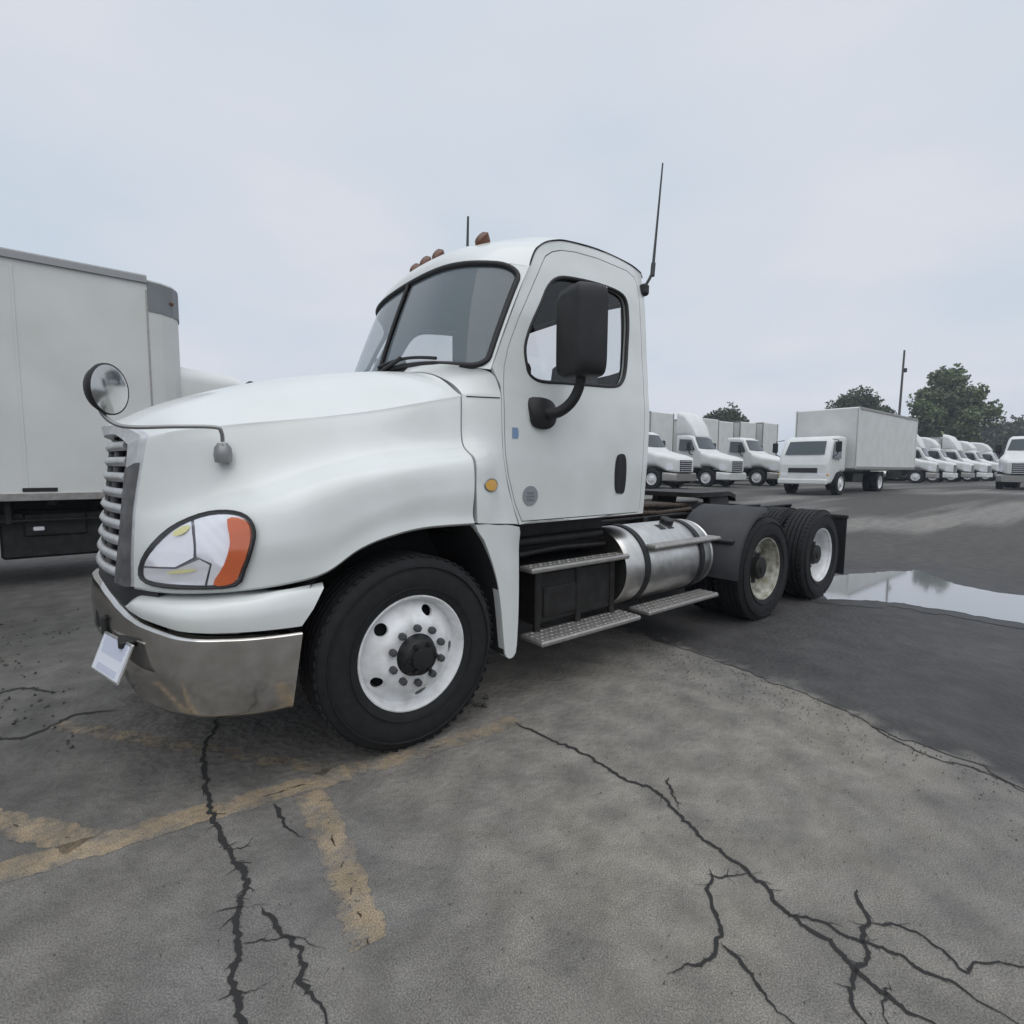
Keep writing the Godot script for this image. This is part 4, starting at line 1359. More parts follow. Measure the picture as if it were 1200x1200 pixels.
func build_mirrors(t: Node3D):
	for s in [1.0, -1.0]:
		var m := holder("door_mirror", t)
		var b := Basis(Vector3.UP, -0.22 * s)
		# housing: rounded shell, open at the back
		var g := G.new()
		var rows: Array = []
		for e in [[-0.115, 0.80], [-0.108, 0.93], [-0.08, 0.985], [-0.02, 1.0], [0.075, 1.0], [0.085, 0.985]]:
			var r := PackedVector3Array()
			for k in 41:
				var w := TAU * (k % 40) / 40.0
				var c := V(e[0], 0.265 * e[1] * signf(sin(w)) * pow(absf(sin(w)), 0.32), 0.135 * e[1] * signf(cos(w)) * pow(absf(cos(w)), 0.32))
				r.append(c)
			rows.append(r)
		g.grid(rows)
		g.next()
		for k in 40: g.tri(V(-0.122, 0, 0), rows[0][k], rows[0][k + 1])
		var c := V(1.07, 2.265, s * 1.29)
		var h := part("mirror_housing", g, M.black_plastic, m, c)
		h.basis = b
		var gl := G.new()
		gl.box(V(0.008, 0.34, 0.235), V(0.084, 0.075, 0), 0.003)
		gl.box(V(0.008, 0.13, 0.235), V(0.084, -0.175, 0), 0.003)
		part("mirror_pane", gl, M.mirror_glass, m, c).basis = b
		var ag := G.new()
		var path := smooth3(PackedVector3Array([V(0.96, 1.80, s * 1.06), V(1.0, 1.80, s * 1.16), V(1.045, 1.86, s * 1.23), V(1.07, 1.95, s * 1.27), V(1.07, 2.04, s * 1.29)]), 20)
		ag.tube(path, 0.036, 10, 0.03)
		part("mirror_arm", ag, M.black_plastic, m)
		var bg := G.new()
		bg.sheet(loop2(PackedVector2Array([W(.86, 1.885), W(.97, 1.89), W(1.05, 1.86), W(1.08, 1.80), W(1.05, 1.735), W(.98, 1.70), W(.885, 1.72), W(.862, 1.78)]), 3), [], 0.03, func(q):
			var d: float = (q - W(.965, 1.795)).length() / 0.12
			return V(q.x, q.y, s * (1.052 + 0.055 * sqrt(clampf(1.0 - d * d, 0, 1)))), V(0, 0, -0.03 * s))
		part("mirror_foot", bg, M.black_plastic, m)
	# round hood mirror on a bent rod
	for s in [1.0]:
		var m := holder("hood_mirror", t)
		var g := G.new()
		var up := Basis(Vector3.RIGHT, 0.0)
		var face := Basis.looking_at(V(0.9, -0.02, 0.75 * s).normalized() * -1.0, Vector3.UP)
		var c := V(-1.185, 1.765, s * 0.82)
		var prof := PackedVector2Array()
		for k in 8: prof.append(W(0.098 * k / 7.0, 0.020 * (1.0 - pow(k / 7.0, 2.0)) + 0.012))
		g.lathe(prof, Transform3D(face, Vector3.ZERO), 32)
		part("convex_mirror", g, M.mirror_glass, m, c)
		var bk := G.new()
		bk.lathe(PackedVector2Array([W(0.098, 0.014), W(0.103, 0.010), W(0.103, 0.0), W(0.085, -0.028), W(0.05, -0.045), W(0.0, -0.05)]), Transform3D(face, Vector3.ZERO), 32)
		part("mirror_back", bk, M.black_plastic, m, c)
		var ag := G.new()
		ag.tube(smooth3(PackedVector3Array([V(-0.80, 1.565, s * 0.94), V(-0.805, 1.605, s * 0.95), V(-0.83, 1.625, s * 0.95), V(-0.97, 1.622, s * 0.92), V(-1.10, 1.615, s * 0.87), V(-1.165, 1.625, s * 0.84), V(-1.205, 1.665, s * 0.825), V(-1.215, 1.72, s * 0.82), V(-1.205, 1.765, s * 0.82)]), 48), 0.0085, 7)
		part("mirror_rod", ag, M.dull_metal, m)
		var fg := G.new()
		fg.lathe(PackedVector2Array([W(0.0, 0.042), W(0.02, 0.04), W(0.034, 0.02), W(0.038, -0.01), W(0.034, -0.045), W(0.0, -0.05)]), Transform3D(Basis(Vector3.RIGHT, -PI / 2), Vector3.ZERO), 20)
		part("rod_foot", fg, M.dull_metal, m, V(-0.795, 1.52, s * 0.905))

func build_chassis(t: Node3D):
	for s in [1.0, -1.0]:
		var g := G.new()
		g.sweep(PackedVector3Array([V(-1.0, 0.86, s * 0.44), V(5.95, 0.86, s * 0.44)]), PackedVector2Array([W(-0.045 * s, -0.14), W(0.045 * s, -0.14), W(0.045 * s, -0.125), W(-0.03 * s, -0.125), W(-0.03 * s, 0.125), W(0.045 * s, 0.125), W(0.045 * s, 0.14), W(-0.045 * s, 0.14)]), Vector3.UP, false)
		part("frame_rail", g, M.chassis, t)
	for x in [-0.9, 0.6, 2.1, 3.1, 4.42, 5.9]:
		var g := G.new()
		g.box(V(0.10, 0.20, 0.80), V(x, 0.86, 0), 0.01)
		part("crossmember", g, M.chassis, t)
	var fa := G.new()
	fa.box(V(0.11, 0.11, 1.85), V(0, 0.40, 0), 0.02)
	for s in [1.0, -1.0]:
		fa.box(V(1.35, 0.06, 0.09), V(0, 0.56, s * 0.46), 0.01)
		fa.box(V(0.16, 0.2, 0.16), V(0, 0.46, s * 0.46), 0.02)
	part("front_axle", fa, M.chassis, t)
	for x in [3.766, 5.086]:
		var g := G.new()
		var side := Transform3D(Basis(), V(x, 0.5, 0))
		g.lathe(PackedVector2Array([W(0.0, -1.0), W(0.075, -1.0), W(0.075, -0.3), W(0.20, -0.14), W(0.235, 0.0), W(0.20, 0.14), W(0.075, 0.3), W(0.075, 1.0), W(0.0, 1.0)]), side, 20)
		part("drive_axle", g, M.chassis, t)
		for s in [1.0, -1.0]:
			var a := G.new()
			a.lathe(PackedVector2Array([W(0.0, -0.13), W(0.10, -0.13), W(0.125, -0.08), W(0.115, 0.0), W(0.125, 0.08), W(0.10, 0.13), W(0.0, 0.13)]), Transform3D(Basis(Vector3.RIGHT, PI / 2), V(x + 0.35, 0.66, s * 0.44)), 18)
			part("air_spring", a, M.rubber, t)
			var l := G.new()
			l.sweep(smooth3(PackedVector3Array([V(x - 0.55, 0.66, s * 0.44), V(x - 0.2, 0.46, s * 0.44), V(x + 0.1, 0.46, s * 0.44), V(x + 0.42, 0.5, s * 0.44)]), 12), PackedVector2Array([W(-0.05, -0.03), W(0.05, -0.03), W(0.05, 0.03), W(-0.05, 0.03)]))
			part("leaf_spring", l, M.chassis, t)
	# fuel tank on the driver's side and its twin
	for s in [1.0, -1.0]:
		var side := Transform3D(Basis(Vector3.UP, PI / 2), V(1.78, 0.69, s * 0.80))
		var g := G.new()
		g.lathe(PackedVector2Array([W(0.0, 0.03), W(0.20, 0.022), W(0.285, 0.006), W(0.30, 0.0), W(0.305, 0.012), W(0.298, 0.022), W(0.31, 0.05), W(0.31, 1.14), W(0.298, 1.165), W(0.305, 1.175), W(0.30, 1.19), W(0.2, 1.17), W(0.0, 1.16)]), side, 56)
		var tank := part("fuel_tank", g, M.aluminium, t)
		for x in [2.02, 2.78]:
			var k := G.new()
			k.lathe(PackedVector2Array([W(0.311, -0.032), W(0.319, -0.03), W(0.319, 0.03), W(0.311, 0.032)]), Transform3D(Basis(Vector3.UP, PI / 2), V(x, 0.69, s * 0.80)), 56)
			part("tank_strap", k, M.gasket, tank)
			var b := G.new()
			b.box(V(0.07, 0.08, 0.32), V(x, 0.40, s * 0.62), 0.01)
			b.box(V(0.07, 0.62, 0.06), V(x, 0.69, s * 0.49), 0.01)
			part("tank_bracket", b, M.chassis, tank)
		var cg := G.new()
		cg.lathe(PackedVector2Array([W(0.0, 0.05), W(0.05, 0.048), W(0.058, 0.04), W(0.058, 0.0), W(0.066, -0.02)]), Transform3D(Basis(Vector3.RIGHT, -PI / 2 + 0.35 * s), V(2.58, 0.985, s * 0.87)), 24)
		part("fuel_cap", cg, M.gasket, tank)
		for k in 2:
			var sg := G.new()
			sg.box(V(0.075, 0.003, 0.075), V(2.42 + 0.115 * k, 0.972, s * 0.928), 0.001, Basis(Vector3.RIGHT, 0.43 * s))
			part("tank_label", sg, M.gasket, tank)
		# ledge along the tank and the step below it
		var lg := G.new()
		lg.box(V(0.94, 0.035, 0.13), V(2.53, 0.855, s * 1.09), 0.012)
		part("tank_ledge", lg, M.step_alloy, tank)
		tread(t, V(1.95, 0.37, s * 1.09), 0.98, 0.20)
		tread(t, V(0.86, 0.365, s * 1.09), 0.98, 0.22)
		tread(t, V(0.86, 0.81, s * 1.03), 0.96, 0.14)
		# battery box and step hangers
		var bg := G.new()
		bg.box(V(0.80, 0.36, 0.50), V(1.36, 0.60, s * 0.76), 0.02)
		bg.box(V(0.84, 0.03, 0.54), V(1.36, 0.79, s * 0.76), 0.008)
		for x in [0.98, 1.36, 1.72]: bg.box(V(0.05, 0.44, 0.04), V(x, 0.58, s * 1.005), 0.008)
		bg.box(V(0.30, 0.20, 0.02), V(1.18, 0.57, s * 1.018), 0.01)
		part("battery_box", bg, M.chassis, t)
		var ub := G.new()
		ub.box(V(1.0, 0.26, 0.42), V(1.32, 0.98, s * 0.62), 0.02)
		ub.tube(PackedVector3Array([V(0.85, 0.96, s * 0.86), V(1.75, 0.97, s * 0.86)]), 0.035, 8)
		ub.tube(PackedVector3Array([V(0.85, 0.88, s * 0.9), V(1.3, 0.90, s * 0.88), V(1.75, 0.89, s * 0.9)]), 0.02, 8)
		part("under_cab_lines", ub, M.chassis, t)
		# quarter fender ahead of the first drive wheel
		var q0 := PackedVector3Array()
		var q1 := PackedVector3Array()
		var q2 := PackedVector3Array()
		for k in 15:
			var a := lerpf(deg_to_rad(186), deg_to_rad(96), k / 14.0)
			var p := V(3.766 + cos(a) * 0.60, 0.52 + sin(a) * 0.58, 0)
			q0.append(p + V(0, 0, s * 0.56)); q1.append(p + V(0, 0, s * 1.20))
			q2.append(V(3.766 + cos(a) * 0.56, 0.52 + sin(a) * 0.54, s * 1.215))
		var qg := G.new()
		qg.grid([q0, q1, q2])
		qg.tube(PackedVector3Array([V(3.18, 0.80, s * 0.5), V(3.22, 0.80, s * 1.15)]), 0.02, 8)
		part("quarter_fender", qg, M.grey_plastic, t)
		# mud flap
		var fg := G.new()
		fg.box(V(0.016, 0.68, 0.60), V(5.78, 0.53, s * 0.90), 0.004)
		var flap := part("mud_flap", fg, M.gasket, t)
		var hg := G.new()
		hg.box(V(0.05, 0.05, 0.78), V(5.78, 0.89, s * 0.82), 0.01)
		part("flap_hanger", hg, M.chassis, flap)
		var tl := G.new()
		tl.box(V(0.05, 0.10, 0.22), V(5.95, 0.80, s * 0.62), 0.02)
		part("tail_light", tl, M.red_lens, t)
	# deck plate, fifth wheel, air lines
	var dg := G.new()
	dg.box(V(0.85, 0.012, 0.86), V(2.66, 1.015, 0), 0.003)
	for k in 9: dg.box(V(0.012, 0.006, 0.8), V(2.30 + k * 0.09, 1.0245, 0), 0.002)
	part("deck_plate", dg, M.rusty, t)
	var mid := G.new()
	mid.box(V(0.6, 0.14, 0.5), V(3.35, 1.02, 0), 0.03)
	mid.tube(PackedVector3Array([V(2.2, 1.05, 0.3), V(3.0, 1.08, 0.25), V(3.8, 1.06, 0.3)]), 0.025, 8)
	mid.tube(PackedVector3Array([V(2.2, 1.06, 0.46), V(3.0, 1.03, 0.5), V(3.6, 1.04, 0.46)]), 0.02, 8)
	part("frame_lines", mid, M.rusty, t)
	var plate := PackedVector2Array([W(3.72, -0.38), W(3.78, -0.45), W(4.25, -0.45), W(4.75, -0.34), W(4.98, -0.22), W(4.95, -0.10), W(4.50, -0.035), W(4.46, 0.0), W(4.50, 0.035), W(4.95, 0.10), W(4.98, 0.22), W(4.75, 0.34), W(4.25, 0.45), W(3.78, 0.45), W(3.72, 0.38)])
	var pg := G.new()
	pg.sheet(plate, [], 0.1, func(q): return V(q.x, 1.20 - 0.10 * clampf((q.x - 4.5) / 0.5, 0, 1), q.y), V(0, -0.05, 0))
	var fifth := part("fifth_wheel", pg, M.chassis, t)
	for s in [1.0, -1.0]:
		var bg := G.new()
		bg.sweep(PackedVector3Array([V(4.3, 1.02, s * 0.36), V(4.3, 1.16, s * 0.33)]), PackedVector2Array([W(-0.04, -0.2), W(0.04, -0.2), W(0.04, 0.2), W(-0.04, 0.2)]), Vector3.RIGHT, false)
		bg.box(V(1.5, 0.03, 0.12), V(4.35, 1.015, s * 0.42), 0.006)
		part("fifth_wheel_bracket", bg, M.chassis, fifth)
	for k in 3:
		var hp := PackedVector3Array()
		var z := -0.28 + 0.16 * k
		for i in 121:
			var u := i / 120.0
			var c := V(lerpf(2.2, 2.95, u), 1.85 - 1.6 * u * (1.0 - u) - 0.65 * u, z)
			hp.append(c + V(0, cos(u * 90.0), sin(u * 90.0)) * 0.045)
		var hg := G.new()
		hg.tube(hp, 0.008, 5)
		part("air_hose", hg, [M.hose_red, M.gasket, M.hose_blue][k], t)
	var sg := G.new()
	sg.tube(PackedVector3Array([V(0.5, 0.72, 0), V(2.2, 0.66, 0), V(3.6, 0.56, 0)]), 0.055, 12)
	sg.box(V(0.8, 0.45, 0.5), V(0.9, 0.78, 0), 0.08)
	part("drive_shaft", sg, M.chassis, t)

func tread(t: Node3D, at: Vector3, length: float, deep: float):
	var g := G.new()
	g.box(V(length, 0.035, deep), at + V(length * 0.5, 0, 0), 0.010)
	for k in int(length / 0.042):
		for j in int(deep / 0.05): g.box(V(0.024, 0.006, 0.020), at + V(0.03 + k * 0.042, 0.0185, -deep * 0.5 + 0.035 + j * 0.05), 0.0025, Basis(Vector3.UP, 0.5 if (k + j) % 2 == 0 else -0.5))
	part("step", g, M.step_alloy, t)

func build_tractor():
	var pm := mat("plate_paper", Color.WHITE, 0.5)
	pm.albedo_color = Color(0.86, 0.87, 0.9)
	mat("plate_ink", Color(0.76, 0.78, 0.84), 0.5)
	var t := thing("truck_tractor", "large white day cab truck tractor with chrome bumper parked across the lot, no trailer", "truck")
	build_wheels(t)
	build_hood(t)
	build_bumper(t)
	build_cab(t)
	build_mirrors(t)
	build_chassis(t)
	# antennas
	var a := G.new()
	a.tube(PackedVector3Array([V(2.235, 2.975, 0.91), V(2.265, 3.25, 0.91), V(2.325, 3.83, 0.91)]), 0.013, 6, 0.006)
	a.tube(PackedVector3Array([V(2.235, 2.96, 0.91), V(2.245, 3.06, 0.91)]), 0.018, 8)
	part("antenna", a, M.trim, t)
	var b := G.new()
	b.tube(PackedVector3Array([V(1.11, 3.02, 0.0), V(1.11, 3.22, 0.0), V(1.115, 3.40, 0.0)]), 0.013, 6, 0.009)
	b.lathe(PackedVector2Array([W(0.0, 0.05), W(0.02, 0.04), W(0.03, 0.0)]), Transform3D(Basis(Vector3.RIGHT, -PI / 2), V(1.11, 3.06, 0)), 12)
	part("antenna", b, M.trim, t)
# ------------------------------------------------------------------ vehicles farther off (each faces its own -x, origin on the ground below the front axle)
# a body swept through rounded upright sections: [x, bottom, top, half width, corner radius]
func body(sections: Array, n := 6, sub := 4) -> G:
	var rows: Array = []
	for s in sections:
		var r := PackedVector3Array()
		var cr: float = s[4]
		var hw: float = s[3]
		for c in [[hw - cr, s[2] - cr, 0.0], [-hw + cr, s[2] - cr, PI / 2], [-hw + cr, s[1] + cr, PI], [hw - cr, s[1] + cr, PI * 1.5]]:
			for k in n + 1:
				var w: float = c[2] + PI / 2 * k / n
				r.append(V(s[0], c[1] + sin(w) * cr, c[0] + cos(w) * cr))
		r.append(r[0])
		rows.append(r)
	var g := G.new()
	g.grid(rows)
	for e in [0, rows.size() - 1]:
		g.flat()
		var c := Vector3.ZERO
		for k in rows[e].size() - 1: c += rows[e][k]
		c /= rows[e].size() - 1
		for k in rows[e].size() - 1: g.tri(c, rows[e][k], rows[e][k + 1])
	return g

func plain_wheel(parent: Node3D, at: Vector3, s: float, dual := false, m: Material = null):
	if not M.has("far_tyre"):
		var g := G.new()
		g.lathe(PackedVector2Array([W(0.28, 0.10), W(0.34, 0.14), W(0.45, 0.14), W(0.50, 0.11), W(0.505, -0.11), W(0.45, -0.14), W(0.28, -0.12)]), Transform3D.IDENTITY, 32)
		M.far_tyre = g.done()
		var r := G.new()
		r.lathe(PackedVector2Array([W(0.30, 0.125), W(0.28, 0.12), W(0.26, 0.06), W(0.18, 0.11), W(0.12, 0.12), W(0.11, 0.17), W(0.0, 0.18)]), Transform3D.IDENTITY, 28)
		M.far_rim = r.done()
		var q := G.new()
		q.lathe(PackedVector2Array([W(0.30, 0.125), W(0.28, 0.12), W(0.25, -0.02), W(0.14, -0.02), W(0.12, 0.07), W(0.0, 0.08)]), Transform3D.IDENTITY, 28)
		M.far_dish = q.done()
	var w := holder("wheel", parent, at, 0.0 if s > 0 else PI)
	part("tyre", M.far_tyre, M.rubber, w)
	if dual: part("tyre", M.far_tyre, M.rubber, w, V(0, 0, -0.33))
	part("rim", M.far_dish if dual else M.far_rim, m if m else M.wheel_paint, w)

func fill_truck(t: Node3D, roof: String):
	part("hood", body([[-1.18, .86, 1.45, .70, .10], [-1.08, .84, 1.58, .86, .16], [-.7, .90, 1.70, 1.04, .2], [-.2, 1.12, 1.80, 1.16, .24], [.2, 1.14, 1.92, 1.14, .24], [.46, 1.12, 2.0, 1.08, .18]]), M.white_body, t)
	part("bumper", body([[-1.25, .42, .76, .9, .06], [-1.1, .40, .80, 1.12, .08], [-.62, .42, .84, 1.18, .05]]), M.step_alloy if roof != "fairing" else M.white_body, t)
	part("cab", body([[.42, 1.05, 2.0, 1.05, .12], [.62, 1.05, 2.14, 1.04, .14], [1.02, 1.05, 2.84, .96, .16], [1.3, 1.05, 2.96, .93, .18], [2.05, 1.05, 2.97, .95, .14]]), M.white_body, t)
	var sg := G.new()
	sg.grid([PackedVector3Array([V(.62, 2.16, -.93), V(.575, 2.17, -.4), V(.565, 2.17, 0), V(.575, 2.17, .4), V(.62, 2.16, .93)]), PackedVector3Array([V(.955, 2.78, -.80), V(.905, 2.79, -.4), V(.895, 2.79, 0), V(.905, 2.79, .4), V(.955, 2.78, .80)])])
	part("windshield", sg, M.dark_glass, t)
	var gg := G.new()
	gg.box(V(0.03, 0.62, 1.05), V(-1.185, 1.13, 0), 0.01)
	var gr := part("grille", gg, M.gasket, t)
	for k in 6:
		var b := G.new()
		b.box(V(0.03, 0.04, 1.0), V(-1.205, 0.88 + k * 0.1, 0), 0.008)
		part("slat", b, M.slat_chrome, gr)
	for s in [1.0, -1.0]:
		var w := G.new()
		w.sheet(PackedVector2Array([W(.82, 2.06), W(1.10, 2.66), W(1.86, 2.72), W(1.86, 2.06)]), [], 0.3, func(q): return V(q.x, q.y, s * (lookup(PackedVector2Array([W(1.9, 1.055), W(2.84, .965)]), q.y))))
		part("side_window", w, M.dark_glass, t)
		var h := G.new()
		h.sheet(loop2(PackedVector2Array([W(-1.06, .98), W(-.98, 1.2), W(-.78, 1.26), W(-.72, 1.1), W(-.8, .97)]), 3), [], 0.1, func(q): return V(q.x, q.y, s * lerpf(.885, 1.06, clampf((q.x + 1.08) / 0.36, 0, 1))), V(0.05, 0, -0.05 * s))
		part("headlight", h, M.reflector, t)
		var m := G.new()
		m.box(V(0.16, 0.52, 0.26), V(1.02, 2.28, s * 1.33), 0.05)
		m.tube(PackedVector3Array([V(.98, 1.80, s * 1.03), V(1.02, 1.86, s * 1.22), V(1.02, 2.05, s * 1.31)]), 0.03, 6)
		part("mirror", m, M.black_plastic, t)
		plain_wheel(t, V(0, .5, s * 1.05), s)
		for x in [3.8, 5.1]: plain_wheel(t, V(x, .5, s * 1.06), s, true)
		var k := G.new()
		k.lathe(PackedVector2Array([W(0, 0), W(.3, 0), W(.31, .02), W(.31, 1.2), W(.3, 1.22), W(0, 1.22)]), Transform3D(Basis(Vector3.UP, PI / 2), V(1.75, .68, s * .82)), 24)
		part("fuel_tank", k, M.aluminium, t)
		var c := G.new()
		c.box(V(0.9, .05, .2), V(1.3, .38, s * 1.05), 0.01)
		c.box(V(0.9, .45, .5), V(1.3, .78, s * .72), 0.02)
		part("side_step", c, M.chassis, t)
	var f := G.new()
	f.box(V(7.0, .28, .9), V(2.5, .84, 0), 0.02)
	part("frame", f, M.chassis, t)
	if roof == "fairing":
		part("roof_fairing", body([[.95, 2.82, 2.90, .70, .03], [1.2, 2.86, 3.55, .84, .2], [1.65, 2.88, 4.15, .92, .25], [2.1, 2.9, 4.35, .95, .2]]), M.white_body, t)
	elif roof == "sleeper":
		part("sleeper", body([[1.2, 2.9, 3.2, .8, .1], [1.6, 2.9, 3.7, .95, .2], [2.0, 1.0, 3.9, 1.05, .2], [3.2, 1.0, 4.0, 1.1, .2]]), M.white_body, t)

func fill_box(t: Node3D, x0: float, x1: float, y0: float, y1: float, hw: float, seams: bool):
	var g := G.new()
	g.box(V(x1 - x0, y1 - y0, hw * 2), V((x0 + x1) / 2, (y0 + y1) / 2, 0), 0.05)
	var b := part("cargo_box", g, M.box_panel, t)
	for s in [1.0, -1.0]:
		var k := G.new()
		k.box(V(x1 - x0 + 0.02, 0.13, 0.03), V((x0 + x1) / 2, y0 + 0.055, s * (hw + 0.014)), 0.006)
		part("side_rail", k, M.step_alloy, b)
		var r := G.new()
		r.box(V(x1 - x0 + 0.02, 0.10, 0.03), V((x0 + x1) / 2, y1 - 0.05, s * (hw + 0.014)), 0.006)
		part("roof_rail", r, M.step_alloy, b)
		for x in [x0 + 0.02, x1 - 0.02]:
			var c := G.new()
			c.box(V(0.10, y1 - y0, 0.03), V(x, (y0 + y1) / 2, s * (hw + 0.011)), 0.006)
			part("corner_post", c, M.step_alloy if seams else M.box_panel, b)
		if seams:
			var n := int((x1 - x0) / 1.22)
			for q in range(1, n):
				var c := G.new()
				c.box(V(0.03, y1 - y0 - 0.26, 0.008), V(x0 + (x1 - x0) * q / n, (y0 + y1) / 2, s * (hw + 0.004)), 0.002)
				part("panel_joint", c, M.box_panel, b)

func cabover(t: Node3D):
	part("cab", body([[-1.22, .62, 1.25, .88, .08], [-1.17, .48, 1.42, .97, .10], [-1.08, .46, 1.72, 1.0, .12], [-.72, .46, 2.30, .96, .14], [-.5, .55, 2.44, .93, .16], [.2, .95, 2.48, .93, .14], [.62, .95, 2.45, .95, .12]]), M.white_body, t)
	var w := G.new()
	w.grid([PackedVector3Array([V(-1.125, 1.68, -.78), V(-1.13, 1.68, 0), V(-1.125, 1.68, .78)]), PackedVector3Array([V(-.815, 2.23, -.72), V(-.825, 2.24, 0), V(-.815, 2.23, .72)])])
	part("windshield", w, M.dark_glass, t)
	var gg := G.new()
	gg.box(V(0.03, 0.20, 1.15), V(-1.225, 1.02, 0), 0.01)
	part("grille", gg, M.grey_plastic, t)
	var bb := G.new()
	bb.box(V(0.10, 0.22, 1.96), V(-1.24, .55, 0), 0.04)
	part("bumper", bb, M.white_body, t)
	for s in [1.0, -1.0]:
		var q := G.new()
		q.sheet(PackedVector2Array([W(-.86, 1.52), W(-.62, 2.20), W(.05, 2.26), W(.05, 1.50)]), [], 0.3, func(p): return V(p.x, p.y, s * lerpf(1.004, .955, clampf((p.y - 1.7) / 0.6, 0, 1))))
		part("side_window", q, M.dark_glass, t)
		var h := G.new()
		h.box(V(0.05, 0.16, 0.30), V(-1.20, .84, s * .74), 0.02)
		part("headlight", h, M.reflector, t)
		var o := G.new()
		o.box(V(0.04, 0.09, 0.10), V(-1.175, .84, s * .945), 0.015)
		part("turn_signal", o, M.amber_lens, t)
		var m := G.new()
		m.box(V(0.10, 0.42, 0.22), V(-1.02, 1.98, s * 1.25), 0.03)
		m.tube(PackedVector3Array([V(-.85, 2.3, s * .95), V(-1.0, 2.25, s * 1.22), V(-1.02, 1.7, s * 1.22), V(-.9, 1.55, s * 1.0)]), 0.018, 6)
		part("mirror", m, M.black_plastic, t)
		plain_wheel(t, V(0, .47, s * .92), s)
		plain_wheel(t, V(4.7, .47, s * .98), s, true)
	var f := G.new()
	f.box(V(8.4, .26, .8), V(3.5, .84, 0), 0.02)
	f.box(V(1.2, .4, .45), V(2.2, .72, .75), 0.03)
	f.box(V(0.08, .12, 2.3), V(7.9, .55, 0), 0.02)
	for s in [1.0, -1.0]: f.box(V(0.07, .5, .08), V(7.85, .75, s * .5), 0.01)
	part("frame", f, M.chassis, t)

func tree(called: String, label: String, at: Vector3, h: float, w: float, dark: float, seed_: int, base := 0.25):
	var t := thing(called, label, "tree", at, 0.0, "trees beyond the parked trucks")
	var rng := RandomNumberGenerator.new()
	rng.seed = seed_
	var trunk := G.new()
	trunk.tube(smooth3(PackedVector3Array([V(0, -0.5, 0), V(0.1, h * 0.2, 0.05), V(-0.1, h * 0.45, 0), V(0.1, h * 0.8, 0)]), 10), h * 0.03, 9, h * 0.008)
	for k in 9:
		var a := rng.randf() * TAU
		var y := h * rng.randf_range(0.22, 0.6)
		trunk.tube(smooth3(PackedVector3Array([V(0, y, 0), V(cos(a) * w * 0.2, y + h * 0.1, sin(a) * w * 0.2), V(cos(a) * w * 0.38, y + h * 0.22, sin(a) * w * 0.38)]), 6), h * 0.012, 6, h * 0.004)
	part("trunk", trunk, M.bark, t)
	var lf := G.new()
	lf.flat()
	for k in 4:
		var a := Basis.from_euler(Vector3(rng.randf() * 3, rng.randf() * 3, rng.randf() * 3))
		var o := V(rng.randf_range(-.5, .5), rng.randf_range(-.4, .4), rng.randf_range(-.5, .5)) * 0.9
		lf.tri(o + a * V(-.5, 0, 0), o + a * V(.1, .08, .32), o + a * V(.55, 0, 0))
		lf.tri(o + a * V(-.5, 0, 0), o + a * V(.55, 0, 0), o + a * V(.05, .08, -.32))
	var mm := MultiMesh.new()
	mm.transform_format = MultiMesh.TRANSFORM_3D
	mm.use_colors = true
	mm.mesh = lf.done()
	var clumps: Array = []
	for k in 64:
		var y := rng.randf()
		var a := rng.randf() * TAU
		var env := pow(sin(PI * clampf(0.12 + 0.83 * y, 0, 1)), 0.62)
		var r := env * w * 0.5 * sqrt(rng.randf()) * rng.randf_range(0.75, 1.05)
		clumps.append([V(cos(a) * r, h * (base + (0.97 - base) * y), sin(a) * r), rng.randf_range(0.10, 0.19) * w, rng.randf_range(0.7, 1.3)])
	var n := 12000
	mm.instance_count = n
	for k in n:
		var c: Array = clumps[rng.randi() % clumps.size()]
		var d := V(rng.randfn(), rng.randfn() * 0.8, rng.randfn())
		d = d.normalized() * pow(rng.randf(), 0.4)
		var p: Vector3 = c[0] + d * c[1]
		var s: float = rng.randf_range(0.24, 0.5) * (maxf(h, w) / 13.0)
		mm.set_instance_transform(k, Transform3D(Basis.from_euler(V(rng.randf() * 6, rng.randf() * 6, rng.randf() * 6)).scaled(Vector3.ONE * s), p))
		var v: float = dark * c[2] * rng.randf_range(0.7, 1.3)
		mm.set_instance_color(k, Color(v * 0.78, v, v * 0.48))
	var mi := MultiMeshInstance3D.new()
	mi.name = "crown"
	mi.multimesh = mm
	mi.material_override = M.leaf
	t.add_child(mi)
	tag(mi, "", "", "", "stuff")

func gy(x: float, z: float) -> float: return ground_height(x, z)

